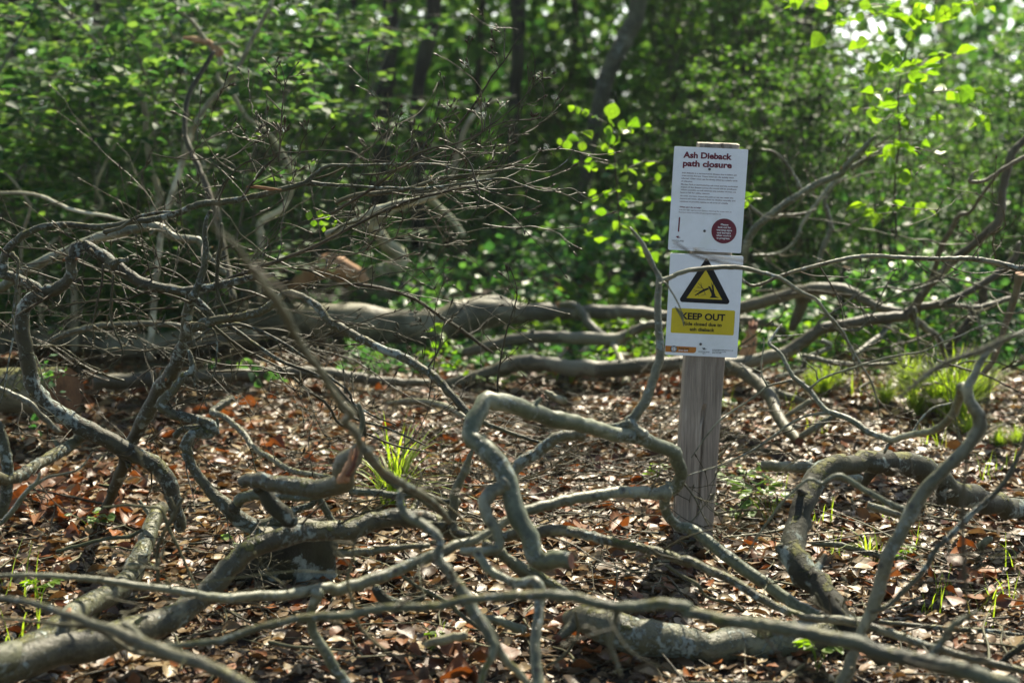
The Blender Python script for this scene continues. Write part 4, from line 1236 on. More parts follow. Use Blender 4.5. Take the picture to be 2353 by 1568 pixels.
branch('upright_branch', 'I 1330 1090 36 2.85; 1430 1060 40; 1550 950 38; 1680 820 38; 1760 680 38; 1850 590 40; 1960 480 42; 2080 370 40; 2180 280 38; 2260 170 34; 2310 60 30; 2353 -20 26; F 2353 1430 22; 2420 1300 18 2.9', B_GREY, 'thinner dark branch rising beside the tall pale one to the right edge', 'branch', None, twigs=5, tl=0.25)
# out-of-focus branches nearest the camera
GF = 'blurred branches nearest the camera'
branch('near_branch', 'G 900 1330 40 2.45; 1150 1320 44; 1350 1300 46; 1500 1280 48; 1700 1205 52; 1850 1170 54; 2000 1140 58; 2200 1120 58; 2353 1115 58; H 150 1100 60; 320 1070 60; 500 1065 60; 700 1050 58; 830 1020 58; 1000 1000 60; 1200 985 66; 1400 980 70; 1600 1000 72; 1750 1040 70; 1900 1060 72; 2050 1055 76; 2200 1040 80; 2353 1065 80; I 100 1090 82; 300 1140 86; 500 1170 90; 700 1195 96; 900 1235 100; 1150 1290 104; 1350 1345 108; 1550 1400 110; 1800 1450 116; 2050 1520 118; 2300 1600 120 2.15', B_GREY,
       'long blurred branch sweeping level across the bottom, thickest at the right', 'branch', GF, rough=0.08, twigs=7, tl=0.22, seed=51.0,
       side=['H 1880 1080 46 2.35; 1860 1180 44; 1830 1290 42; 1860 1400 34; 1900 1500 26', 'I 1730 1430 60 2.3; 1760 1350 56; 1830 1250 52; 1890 1170 46; 1980 1120 30; 2040 1090 16', 'H 1200 1000 40 2.4; 1190 940 36; 1170 880 20'])
branch('near_branch', 'G -100 975 36 2.35; 0 1000 44; 150 1020 48; 300 1060 52; 500 1130 58; 640 1180 66; 780 1225 74; 900 1280 84; 1050 1340 92; 1200 1390 92; 1400 1460 92; 1550 1530 92; 1700 1610 92 2.1', B_GREY,
       'blurred branch falling from the left edge to the bottom', 'branch', GF, rough=0.08, seed=53.0, side=['G 1010 1330 70 2.25; 930 1270 70; 870 1210 70; 820 1170 56'])
branch('near_branch', 'G -60 1130 20 2.5; 150 1150 24; 350 1172 26; 600 1195 28; 750 1270 30; 900 1360 30; 1080 1392 28; 1250 1440 26; 1420 1490 20', B_TWIGP, 'thin blurred branch just under the one falling from the left edge', 'branch', GF)
branch('near_branch', 'A 1440 1280 16 1.75; 1450 1450 22; D 1430 30 26; 1540 110 34; 1630 220 42; 1720 350 50; 1820 470 56; 1900 590 60; 1960 720 56; 2040 850 50; 2130 970 50; 2200 1090 52; 2280 1200 56; 2353 1270 58; E 60 1320 60; 130 1400 60; 180 1500 62; H 200 0 62 2.3; 290 130 58; 400 210 56; 520 280 54; 620 340 50; 700 420 48; 760 490 40 2.9', B_GREY,
       'dark blurred branch slanting down from the branch pile past the broken limb', 'branch', GF, rough=0.08, seed=55.0, twigs=4, tl=0.2)
branch('near_branch', 'H 430 280 40 2.6; 430 360 56; 460 430 64; 560 500 66; 660 570 66; 700 630 50; 680 720 66; 760 830 70; 840 950 82; 900 1060 90; 980 1180 78; 1040 1290 66; 1050 1380 56; 990 1480 52; 960 1600 48 2.4', B_GREY,
       'blurred forked branch hanging down in the middle foreground', 'branch', GF, rough=0.1, seed=57.0, side=['H 900 1060 50 2.5; 1000 1160 50; 1060 1280 60; 1120 1400 60; 1220 1500 50; 1300 1600 44'])
branch('near_branch', 'F 2150 960 22 2.25; 2110 1150 26; 2080 1350 28; I 1985 20 30; 1955 200 32; 1940 400 34; 1945 600 34; 1950 800 32; 1970 1000 30; 1995 1200 26; 2010 1380 18 2.2', B_TWIG, 'blurred dark upright twig near the right edge', 'branch', GF)
branch('near_branch', 'F 2353 730 26 2.3; 2220 770 44; 2060 850 46; 1900 900 44; 1780 960 40; 1650 1050 30; 1500 1180 18 2.4', B_GREY, 'blurred branch drooping in from the right edge', 'branch', GF, twigs=2, tl=0.2)
branch('near_branch', 'F 10 120 8 2.6; 60 150 14; 150 210 18; 260 240 18; 370 265 16; 470 280 10 2.6', B_TWIG, 'blurred thin twig crossing the lower edge of the upper plate', 'branch', GF,
       side=['F 150 170 14 2.6; 260 215 14; 360 230 13; 470 245 10; 560 290 8'])
branch('near_branch', 'G 2353 800 18 2.6; H -30 640 16; 60 628 18; 118 650 22; 100 780 22; 76 900 22; 118 1040 24; 155 1180 24; 240 1280 26; 330 1345 22', B_TWIGP, 'thin pale wiggly twig hanging in front of the stump', 'branch', GF,
       side=['H 118 650 14 2.6; 200 520 12; 300 400 8', 'G 1100 900 10 2.65; 1400 890 11; 1700 850 11; 1990 820 11; 2200 830 11; 2353 825 10'])
branch('bare_stick', 'G 1140 330 20 3.1; 1170 430 26; 1120 520 26; 1060 640 26; 1050 760 26; 1060 900 30', B_TWIGP, 'small forked stick leaning on the pale limb at lower left', 'stick', None,
       side=['G 690 395 12 3.1; 850 380 18; 1000 395 20; 1080 410 20; 1130 540 24; 1200 680 22; 1260 820 18; 1330 960 14', 'G 1250 290 10 3.1; 1190 380 24; 1150 470 26'])
# sticks on the ground
GS = 'fallen sticks on the leaf litter'
for spec, mat, lab in [('I 600 112 60 4.6; 700 118 72; 850 125 78; 960 132 74; 1150 190 64; 1270 215 60 4.5', B_PALE, 'pale barked log bit on the leaves right of the post'),
                       ('E 350 1200 30 5.2; 450 1188 44; 560 1185 46; 680 1205 46; 780 1240 46; 870 1300 44; 940 1345 36 4.7', B_PALE, 'pale curved stick on the leaves left of the crooked bough'),
                       ('I 940 640 30 3.9; 1060 640 44; 1180 660 46; 1320 700 44; 1480 740 42; 1650 785 40; 1850 830 38; 2130 860 30', B_GREY, 'long straight stick on bare soil behind the tall pale branch'),
                       ('I 1300 380 50 4.2; 1400 410 56; 1540 455 50', B_PALE, 'short pale stick lying inside the hook of the arched bough'),
                       ('I 2050 660 50 3.9; 2090 630 54; 2130 600 44', B_DEAD, 'tiny pale stub near the right edge'),
                       ('H 980 1120 36 3.1; 1080 1150 60; 1200 1195 66; 1260 1210 60', B_PALE, 'pale stick with a torn end in the bottom middle'),
                       ('H 600 1310 50 2.95; 700 1280 70; 860 1245 66', B_DEAD, 'dark bark-covered stick end in the bottom middle'),
                       ('I 1390 1160 34 3.3; 1600 1180 34; 1850 1205 36; 2100 1220 38; 2400 1260 36', B_GREY, 'level stick lying low at the bottom right'),
                       ('H 0 700 60 3.25; 200 690 50; 400 665 46; 620 650 36', B_GREY, 'grey stick under the thick bough right of the stump'),
                       ('H 440 850 22 3.2; 540 920 28; 660 985 30; 760 1040 30; 830 1110 30; 960 1200 30; 1060 1240 26', B_TWIGP, 'pale curving stick below the fork of the long bough'),
                       ('G 380 690 26 3.7; 560 640 26; 740 600 26; 860 590 28; 950 545 20', B_TWIGP, 'thin pale stick left of the pale limb'),
                       ('H 270 930 60 3.3; 300 990 80; 380 1030 70; 480 1040 50; 580 1000 40', B_MOSS, 'lichened bent stick lying right of the stump'),
                       ('F 860 1420 40 5.0; 920 1380 50; 1000 1330 50; 1100 1270 44', B_GREY, 'greyish stick on the soil below the bright grass'),
                       ('F 750 1290 30 5.3; 830 1240 36; 920 1180 34', B_DEAD, 'pale stick slanting up behind the crooked side branch'),
                       ('E 1400 1120 30 5.3; 1450 1150 50; 1530 1185 54', B_DEAD, 'pale wood chip on the leaves left of the post'),
                       ('I 2353 1310 50 3.1; 2280 1360 46; 2200 1430 36', B_MOSS, 'short mossy stick at the bottom right edge'),
                       ('I -40 780 22 3.3; 80 860 24; 170 910 26; 230 990 22; 350 1030 20; 480 1090 14', B_TWIGP, 'thin pale twig below the post base'),
                       ('H 1600 1090 20 2.9; 1620 1220 24; 1570 1330 24; 1500 1400 22; 1400 1460 18', B_TWIGP, 'thin pale twig in front of the bottom log')]:
    branch('fallen_stick', spec, mat, lab, 'stick', GS, cap0='cut' if mat is B_PALE else 'round', cut=M_CUT)

# ================================================================== TWIGGY BRANCHES OF THE PILE (left and middle)
GP2 = 'thin twiggy branches of the brush pile'
for spec, kw, lab in [
    ('D 1290 470 26 4.0; 1500 380 26; 1700 300 25; 1900 230 24; 2100 150 22; 2353 20 20; B 300 1420 20; 500 1340 18; 700 1290 16; 900 1250 12; 1050 1290 8; 1130 1262 5', dict(twigs=16, tl=0.5), 'thin branch threading right through the brush pile, hooked at its tip'),
    ('B -40 1430 24 3.95; 0 1410 22; 150 1320 22; 300 1220 20; 430 1110 18; 520 1040 17; 600 1005 16; 680 982 15; 750 985 14; 850 1040 14; 900 1100 12; 930 1200 12; 960 1300 9; 940 1400 7; 900 1462 5; 925 1490 3 3.8', dict(twigs=8, tl=0.3), 'arching branch that rises, loops over and hangs down left of the sign'),
    ('B -30 1560 20 4.05; 60 1500 22; 200 1465 22; 350 1400 20; 550 1330 18; 750 1200 18; 900 1165 18; 1050 1155 17; 1150 1110 14; 1300 1100 10; 1410 1095 6', dict(twigs=10, tl=0.35), 'pale straight branch in the middle of the brush pile'),
    ('B 600 1030 13 3.95; 700 990 13; 800 960 12; 900 920 11; 1030 840 10; 1110 780 10; 1190 720 9; 1250 660 8; 1290 600 8; 1325 500 7; 1330 420 6; 1318 360 5; 1285 305 3', dict(twigs=4, tl=0.16), 'thin twig sweeping up and over to a vertical tip'),
    ('B 760 880 14 4.6; 820 830 15; 930 690 15; 1000 580 14; 1050 500 12; 1130 400 11; 1190 300 9; 1225 215 7; 1180 190 5; 1110 175 4', dict(twigs=6, tl=0.2), 'tallest thin twig, straight and leaning right to a bent tip'),
    ('B 900 930 10 3.9; 1050 845 9; 1150 812 8; 1300 797 8; 1400 785 6; 1440 750 4', dict(twigs=3, tl=0.12), 'short level twig above the brush pile pointing right'),
    ('A 1862 1080 13 3.85; 1868 1010 12; 1876 880 12; 1885 740 10; 1895 650 9; 1905 570 8; 1880 450 7; 1815 365 4', dict(twigs=3, tl=0.12, side=['A 1870 890 9 3.85; 1820 840 8; 1750 800 6; 1690 755 4', 'A 1878 740 8 3.85; 1820 680 7; 1780 635 4', 'A 1885 790 6 3.85; 1905 720 5; 1885 640 4']), 'upright dark twig standing alone at upper left'),
    ('A 1010 1023 6 3.8; 1080 1045 9; 1180 1058 10; 1300 1068 10; 1400 1058 10; 1480 1062 10; 1540 1090 12; 1575 1130 12; 1500 1220 14; 1440 1330 16', dict(twigs=8, tl=0.22), 'fine level twig ending left with a red bud, upper left'),
    ('A 1460 1345 16 3.9; 1500 1240 15; 1580 1130 14; 1650 1085 13; 1760 1060 12; 1870 1020 12; 1980 1020 11; 2150 1005 10; 2353 1020 10; B 180 1060 9; 400 1085 6', dict(twigs=10, tl=0.22), 'wiry branch with many upturned red-budded twigs, upper left'),
    ('A 1625 1315 22 3.9; 1680 1230 20; 1740 1160 18; 1790 1100 15; 1875 1020 12', dict(twigs=4, tl=0.2), 'short twig forking up from the long level branch'),
    ('D 690 270 18 3.85; 680 400 16; 650 520 14; 625 650 12; 622 780 10; 610 900 7', dict(twigs=5, tl=0.16), 'hanging twig left of the slanting limb, further left one'),
    ('D 760 340 16 3.85; 745 480 17; 740 620 16; 770 720 14; 815 820 13; 815 880 12; 760 930 12; 690 975 10; 560 930 9; 450 880 6', dict(twigs=7, tl=0.2), 'hanging twig left of the slanting limb that hooks back at its end'),
    ('D 1260 520 18 3.95; 1150 480 16; 1000 450 14; 850 500 14; 700 510 14; 500 530 12; 350 560 10; 220 620 7', dict(twigs=10, tl=0.28), 'level wiry branch running left beneath the curled bough'),
    ('D 1290 420 18 4.1; 1180 330 16; 1050 290 16; 960 330 14; 920 430 10; 800 520 6', dict(twigs=8, tl=0.3), 'looping wiry branch inside the curl of the bough'),
    ('D 1480 0 26 3.9; 1475 130 26; 1455 260 26; 1450 400 26; 1465 500 26; 1520 595 20', dict(twigs=5, tl=0.25), 'dark stubby hanging branch ending below the bough'),
    ('D 1300 560 22 4.1; 1450 700 22; 1600 820 22; 1750 900 20; 1900 980 20; 2050 1100 20; 2200 1220 20; E 20 1330 20; 200 1400 18; 400 1480 14; 600 1520 10', dict(twigs=12, tl=0.45), 'long sagging branch through the bottom of the brush pile'),
    ('E -60 1030 30 3.95; 60 1160 30; 160 1280 32; 190 1380 32; 180 1480 34; 210 1568 34', dict(twigs=3, tl=0.25), 'dark branch dropping steeply in front of the dead leaves, left of the grass tuft'),
    ('E 1085 1150 16 4.2; 1080 1060 15; 1095 940 14; 1120 800 13; 1150 680 12; 1190 560 11; 1210 470 10; 1195 380 9; 1160 290 6; 1120 255 4', dict(twigs=4, tl=0.12), 'slender upright twig in the middle, left of the sign'),
    ('E 620 1170 9 4.2; 640 1040 9; 660 900 9; 668 780 8; 650 650 7; 600 560 6; 510 480 4', dict(twigs=3, tl=0.2), 'hair-thin upright twig beside the slender one'),
    ('E 1180 1160 5 4.0; 1250 1090 6; 1330 1030 5; 1400 1012 3', dict(twigs=0), 'tiny curved twig above the crooked bough'),
    ('E -40 400 14 5.0; 200 410 22; 420 460 22; 560 520 22; 700 620 24; 830 700 24; 960 800 22; 1050 860 14', dict(twigs=8, tl=0.35), 'limp branch lying over the long log, left of centre'),
    ('E 0 210 12 4.0; 120 200 12; 280 145 11; 400 90 9; 520 50 7; 545 20 4', dict(twigs=5, tl=0.2), 'fine twig curling up over the pale crooked bough far behind'),
]:
    kw = dict(kw)
    kw.setdefault('tr', 0.0022)
    branch('twiggy_branch', spec, B_TWIG if 'pale' not in lab else B_TWIGP, lab, 'branch', GP2, rough=0.08, up=0.35, subs=1.8, **kw)
branch('split_sliver', 'A 1650 1250 14 3.9; 1720 1252 24; 1800 1262 24; 1880 1268 8', M_CUT, 'pale orange split sliver of wood on the long level branch', 'broken wood')
branch('behind_limb', 'D -60 460 66 5.0; 0 430 68; 150 330 70; 300 245 70; 450 180 70; 600 115 70; 800 55 68; 1000 12 66; 1080 30 60; 1180 90 54; 1320 110 50; 1380 200 44; 1500 330 40', B_PALE, 'pale smooth limb crossing behind the S-shaped bough at left', 'branch', None, twigs=6, tl=0.5)
branch('behind_limb', 'D 250 820 36 5.2; 400 750 40; 600 690 42; 800 670 40; 1000 665 40; 1200 680 36; 1350 740 30', B_PALE, 'thin pale limb bowed over the dim log at left', 'branch', None, twigs=4, tl=0.4)
branch('behind_limb', 'D -20 1090 36 4.7; 100 1150 44; 200 1200 46; 300 1300 46; 390 1390 40', B_PALE, 'pale limb slanting down in front of the sawn log', 'branch', None, twigs=3)
branch('behind_limb', 'B 0 1355 30 4.6; 150 1300 30; 300 1290 34; 500 1260 30; 700 1190 28; 850 1180 24; 1000 1150 18; 1200 1110 12', B_TWIGP, 'pale limb behind the brush pile pointing right', 'branch', None, twigs=10, tl=0.4)
branch('behind_limb', 'B -60 1568 50 5.0; 100 1500 50; 250 1420 60; 400 1370 60; 560 1340 50; 700 1290 40; 800 1220 26', B_POLE_LIT, 'thick pale limb behind the middle of the brush pile', 'branch', None, twigs=8, tl=0.4)

def tangle():
    rnd = random.Random(5)
    mb = MB()
    mp = MB()
    def put(p, d, L, r, up, pale):
        grow_twig(mp if pale else mb, p, d, L, r, rnd, 0, up, True, 0.5, 1.6)
    # flat mat of twigs on the leaves behind the crooked bough and left of it
    for i in range(130):
        vx = rnd.uniform(780, 1600); vy = rnd.uniform(930, 1230)
        if i % 3 == 0:
            vx = rnd.uniform(1150, 1600); vy = rnd.uniform(1000, 1150)
        p = G(vx, vy); p.z = ground_z(p.x, p.y) + rnd.uniform(0.02, 0.12)
        a = rnd.uniform(-0.7, 0.7) + (math.pi if rnd.random() < 0.5 else 0)
        put(p, Vector((math.cos(a), math.sin(a), rnd.uniform(-0.15, 0.3))).normalized(), rnd.uniform(0.35, 0.8), rnd.uniform(0.0016, 0.0034), 0.0, rnd.random() < 0.35)
    # springy mass of the pile itself
    for i in range(42):
        vx = rnd.uniform(150, 760); vy = rnd.uniform(560, 880)
        Yd = rnd.uniform(4.0, 5.3)
        p, s = P(vx, vy, Yd)
        a = rnd.uniform(-0.5, 0.5) + (math.pi if rnd.random() < 0.25 else 0)
        put(p, Vector((math.cos(a), math.sin(a) * 0.6, rnd.uniform(-0.35, 0.4))).normalized(), rnd.uniform(0.4, 0.9), rnd.uniform(0.0016, 0.004), 0.15, rnd.random() < 0.15)
    for i in range(12):
        vx = rnd.uniform(650, 1150); vy = rnd.uniform(400, 560)
        Yd = rnd.uniform(3.9, 5.0)
        p, s = P(vx, vy, Yd)
        a = rnd.uniform(-0.4, 0.4)
        put(p, Vector((math.cos(a), math.sin(a) * 0.6, rnd.uniform(-0.2, 0.35))).normalized(), rnd.uniform(0.25, 0.6), rnd.uniform(0.0014, 0.003), 0.25, rnd.random() < 0.4)
    # low twigs over the very front and by the right
    for i in range(60):
        vx = rnd.uniform(0, 2352); vy = rnd.uniform(1180, 1540)
        p = G(vx, vy); p.z = ground_z(p.x, p.y) + rnd.uniform(0.01, 0.08)
        a = rnd.uniform(0, 6.28)
        put(p, Vector((math.cos(a), math.sin(a) * 0.5, rnd.uniform(-0.1, 0.3))).normalized(), rnd.uniform(0.2, 0.5), rnd.uniform(0.0014, 0.003), 0.0, rnd.random() < 0.5)
    for i in range(28):
        vx = rnd.uniform(1650, 2400); vy = rnd.uniform(560, 900)
        p, s = P(vx, vy, rnd.uniform(5.2, 7.0))
        if p.z < 0.05: continue
        a = rnd.uniform(0, 6.28)
        put(p, Vector((math.cos(a), math.sin(a) * 0.6, rnd.uniform(-0.4, 0.4))).normalized(), rnd.uniform(0.4, 0.9), rnd.uniform(0.002, 0.006), 0.0, rnd.random() < 0.5)
    o = mb.build('twig_tangle', [B_TWIG]); tag(o, 'tangle of dark brown twigs over the leaves and in the brush pile', 'twigs', kind='stuff')
    o = mp.build('twig_tangle', [B_TWIGP]); tag(o, 'tangle of pale grey twigs over the leaves and in the brush pile', 'twigs', kind='stuff')
tangle()

# ================================================================== LEAVES, PLANTS, GRASS
def sprays(segs, rs, step, size, nrm_tilt=0.45, droop=0.25, side=0.9):
    """segs: array of (start xyz, end xyz); leaves alternate along each"""
    pos, dr, nr, sz = [], [], [], []
    for a, b in segs:
        a, b = np.array(a), np.array(b)
        L = np.linalg.norm(b - a)
        n = max(2, int(L / step))
        d = (b - a) / (L + 1e-9)
        sd_ = np.cross(d, [0, 0, 1.0]); sd_ /= (np.linalg.norm(sd_) + 1e-6)
        t = (np.arange(n) + rs.uniform(0, 1, n) * 0.6) / n
        p = a[None] + (b - a)[None] * t[:, None] + rs.normal(0, 0.012, (n, 3))
        sg = np.where(np.arange(n) % 2 == 0, 1.0, -1.0)
        q = d[None] * 0.5 + sd_[None] * (sg * side)[:, None] + rs.normal(0, 0.3, (n, 3))
        q[:, 2] -= droop * rs.uniform(0, 1, n)
        m = np.array([[0, 0, 1.0]]) + rs.normal(0, nrm_tilt, (n, 3))
        pos.append(p); dr.append(q); nr.append(m); sz.append(size * rs.uniform(0.6, 1.25, n) * (1 - 0.35 * t))
    return np.concatenate(pos), np.concatenate(dr), np.concatenate(nr), np.concatenate(sz)

def shrub_variant(name, H, spread, nst, nlat, leaf, mat, seed, lat_len=0.5, step=0.035, stem_mat=B_GREY, zmin=0.2, stem_r=0.012, tilt=0.45):
    rnd = random.Random(seed)
    rs = np.random.RandomState(seed)
    root = empty(name)
    mb = MB()
    segs = []
    for i in range(nst):
        a = rnd.uniform(0, 6.28)
        lean = rnd.uniform(0.1, 1.0) * spread
        h = H * rnd.uniform(0.65, 1.0)
        pts = []
        for k in range(7):
            t = k / 6
            pts.append((Vector((math.cos(a) * lean * t ** 1.4 + rnd.uniform(-0.06, 0.06), math.sin(a) * lean * t ** 1.4 + rnd.uniform(-0.06, 0.06), h * t - 0.03)),
                        stem_r * rnd.uniform(0.8, 1.2) * (1 - 0.75 * t)))
        path = tube(mb, pts, 6, 0.1, 0.0)
        for j in range(nlat):
            f = rnd.uniform(zmin, 1.0)
            p, r, t = at_frac(path, f)
            b = rnd.uniform(0, 6.28)
            L = lat_len * rnd.uniform(0.4, 1.2) * (1.25 - 0.6 * f)
            e = p + Vector((math.cos(b), math.sin(b), rnd.uniform(-0.15, 0.35))) * L
            mid = (p + e) / 2 + Vector((0, 0, 0.05 * L))
            tube(mb, [(p, r * 0.45 + 0.001), (mid, 0.003), (e, 0.0013)], 4)
            segs.append((tuple(p), tuple(e)))
            for q in range(2):
                b2 = b + rnd.uniform(-1, 1)
                m = p + (e - p) * rnd.uniform(0.3, 0.8)
                e2 = m + Vector((math.cos(b2), math.sin(b2), rnd.uniform(-0.2, 0.25))) * L * 0.5
                segs.append((tuple(m), tuple(e2)))
    mb.build('stems', [stem_mat], root)
    pos, dr, nr, sz = sprays(segs, rs, step, leaf, tilt, 0.15)
    leaves_mesh('foliage', pos, dr, nr, sz, rs, 4, (0.04, 0.42, 0.34, 0.02), 0.12, 0.3, 0.0, root, mat)
    return root

HZ = 'hazel shrubs behind the brush pile'
haz = [shrub_variant('hazel_shrub', 3.3, 1.3, 7, 10, 0.092, L_HAZ, 100 + i, 0.8, 0.050, tilt=0.25) for i in range(4)]
hz_pos = [  # x by view px, Y, variant, scale, label
    (60, 8.9, 0, 0.9), (230, 8.6, 1, 0.9), (420, 9.2, 2, 0.95), (560, 7.9, 3, 0.95), (700, 8.9, 0, 0.95), (-120, 7.4, 2, 1.0),
    (620, 10.6, 2, 1.0), (-300, 6.4, 0, 1.0), (480, 7.2, 1, 0.7), (150, 7.2, 3, 0.62)]
hz_lab = {0: 'green hazel shrub in deep shade near the left edge', 4: 'hazel shrub with the brightest leaf sprays near the dark trunks', 8: 'low hazel shrub with thin stems behind the brush pile, left of centre'}
used = set()
for i, (vx, Yd, v, sc) in enumerate(hz_pos):
    o = haz[v] if v not in used else copy_tree(haz[v])
    used.add(v)
    p, s = P(vx, 700, Yd)
    o.location = (p.x, Yd, ground_z(p.x, Yd))
    o.rotation_euler = (0, 0, random.uniform(0, 6.28))
    o.scale = (sc, sc, sc * 0.8)
    tag(o, hz_lab.get(i, 'leafy hazel shrub with flat sprays of leaves behind the brush pile'), 'shrub', HZ)

# shrubs and thicket on the middle and right
GTK = 'thicket shrubs behind the sign'
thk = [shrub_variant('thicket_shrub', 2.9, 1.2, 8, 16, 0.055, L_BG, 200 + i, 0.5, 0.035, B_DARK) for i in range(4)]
tk_pos = [(1250, 15.0, 1, 1.0), (1380, 13.0, 2, 1.1), (1530, 11.8, 3, 1.15), (1660, 10.6, 0, 1.1), (1790, 10.0, 1, 1.1), (1920, 11.0, 2, 0.75), (2050, 10.2, 3, 0.68), (2200, 9.4, 0, 0.62),
          (2360, 9.0, 1, 0.66), (2500, 8.4, 2, 0.8), (1460, 9.6, 1, 0.55), (1600, 9.0, 2, 0.6), (1330, 10.0, 3, 0.45), (1850, 8.8, 0, 0.6), (2020, 8.4, 1, 0.6), (2300, 8.2, 3, 0.6), (1720, 8.6, 2, 0.7),
          (1130, 11.0, 3, 0.5), (2130, 12.5, 2, 0.7), (1700, 13.0, 1, 1.4), (1850, 13.6, 0, 1.35), (1560, 14.5, 2, 1.4)]
used = set()
for i, (vx, Yd, v, sc) in enumerate(tk_pos):
    o = thk[v] if v not in used else copy_tree(thk[v])
    used.add(v)
    p, s = P(vx, 700, Yd)
    o.location = (p.x, Yd, ground_z(p.x, Yd))
    o.rotation_euler = (0, 0, random.uniform(0, 6.28))
    o.scale = (sc, sc, sc)
    tag(o, 'dark green small-leaved thicket shrub beyond the logs and the sign', 'shrub', GTK)

# saplings with fresh back-lit leaves, traced
def traced_plant(name, label, stems, sprs, leafpx, mat, seed, cat='sapling', extra=(), leafsz=None, tilt=0.7, step=0.04, depth_j=0.12):
    rnd = random.Random(seed); rs = np.random.RandomState(seed)
    root = empty(name)
    tag(root, label, cat)
    p0 = parse(stems[0])[0][0]
    org = Vector((p0.x, p0.y, 0)); root.location = org
    mb = MB()
    for s in stems:
        tube(mb, [(p - org, r) for p, r in parse(s)], 6, 0.05)
    segs = []
    for s in sprs:
        pr = parse(s)
        for (a, ra), (b, rb) in zip(pr, pr[1:]):
            j = Vector((0, rnd.uniform(-depth_j, depth_j), 0))
            tube(mb, [(a - org, 0.002), (b + j - org, 0.0014)], 4, curve=False)
            segs.append((tuple(a - org), tuple(b + j - org)))
    mb.build('stems', [B_TWIG], root)
    sz0 = leafsz or 0.055
    pos, dr, nr, sz = sprays(segs, rs, step, sz0, tilt)
    if extra:
        ep, ed, en, es = [], [], [], []
        for s in extra:
            for p, r in parse(s):
                ep.append(tuple(p - org - Vector((0, 0, r)))); ed.append((rnd.uniform(-0.3, 0.3), 0.1, 1)); en.append((rnd.uniform(-0.3, 0.3), -1, 0.2)); es.append(r * 2)
        pos = np.concatenate([pos, ep]); dr = np.concatenate([dr, ed]); nr = np.concatenate([nr, en]); sz = np.concatenate([sz, es])
    leaves_mesh('foliage', pos, dr, nr, sz, rs, 6, (0.05, 0.30, 0.42, 0.38, 0.22, 0.01), 0.22, 0.35, 0.03, root, mat)
    return root

traced_plant('hazel_sapling', 'young sapling with large bright lime leaves just left of the sign', ['B 1900 1568 14 5.9; 1880 1300 12; 1860 1000 10; 1850 850 8; 1770 620 4'],
             ['B 1860 1000 6 5.9; 1750 980; 1640 960; 1500 940', 'B 1850 850 6 5.9; 1750 790; 1650 740; 1560 760', 'B 1860 1100 6 5.9; 1750 1080; 1630 1090', 'B 1860 930 6 5.9; 1960 850; 2050 820', 'B 1880 1300 6 5.9; 2000 1240; 2150 1180', 'B 1870 1280 6 5.9; 1780 1300; 1700 1360',
              'B 1880 1350 6; 2060 1360; 2180 1330', 'B 1880 1420 6; 1760 1440; 1640 1480', 'B 1890 1460 6; 2000 1450; 2120 1480', 'E 1900 0 5 5.9; 2020 60; 2150 120', 'E 1900 20 5; 1780 80; 1650 110', 'B 1870 1180; 1960 1120; 2080 1080; 2200 1090', 'E 1920 120; 2040 180; 2180 210'],
             0, L_BRI, 301, extra=['B 1838 740 112 5.85; 1900 830 80; 1812 870 70; 1620 735 56; 1672 752 54; 1500 945 52; 1548 968 70; 1640 975 70; 1850 925 80; 1795 985 60; 1710 1100 60; 2150 1180 60'], leafsz=0.055, step=0.032)
traced_plant('hazel_sapling', 'sapling with bright yellow-green leaves against the sky, upper right', ['C 1500 1568 16 6.0; 1490 1200 14; 1520 950 12; 1510 700 12; 1540 450; 1610 220 8; 1700 -60 4'],
             ['C 1600 60 6 5.8; 1430 30; 1250 30; 1050 -10; 800 20; 720 10', 'C 1560 150 6 5.8; 1400 90; 1250 110; 1100 150; 980 230', 'C 1700 60 6 5.8; 1600 100; 1500 60', 'C 1600 230 6 5.8; 1450 270; 1250 280', 'C 1540 380 6 5.8; 1400 400; 1300 440', 'C 1540 450 6 5.8; 1660 440; 1780 360; 1870 380; 1990 330',
              'C 1520 500 6 5.8; 1650 480; 1820 510', 'C 1510 600 6 5.8; 1380 640; 1240 620', 'C 1500 700 6 5.8; 1350 720; 1200 740', 'C 1510 650 6 5.8; 1700 620; 1900 600; 2080 600', 'C 1510 800; 1620 780; 1760 790', 'C 1510 760; 1400 800; 1480 850', 'C 1700 180; 1850 60; 2000 30; 2100 60', 'C 1650 120; 1780 110; 1880 80',
              'C 1900 600; 1980 700; 2100 780; 2050 830', 'C 1510 980; 1380 1010; 1300 1040', 'C 1510 1000; 1620 990; 1750 1010; 1850 960', 'C 1500 1100; 1600 1140; 1560 1180', 'C 1500 1300; 1380 1370; 1280 1390', 'C 1500 1350; 1640 1350; 1780 1400', 'C 1500 1420; 1350 1440; 1260 1480'],
             0, L_BRI, 302, extra=['C 1345 460 110 5.7; 1440 390 100; 1500 400 90; 1460 270 70; 1250 110 75; 1280 30 80; 1640 90 90; 1590 240 80; 1945 640 90; 1900 70 80; 1640 600 90; 1330 750 80; 2040 800 60; 1120 110 60'], leafsz=0.082, step=0.036)
traced_plant('young_shoot', 'cluster of small yellow-green leaves on a twig in the brush pile', ['A 2350 1440 8 3.8; 2250 1440 8; 2130 1420 6'], ['A 2250 1440 4 3.8; 2130 1450'], 0, L_BRI, 303, cat='leaves',
             extra=['A 2060 1440 60 3.8; 2130 1425 56; 2190 1445 50; 2100 1490 50; 2160 1530 40; 2150 1490 36'], leafsz=0.02, step=0.1)
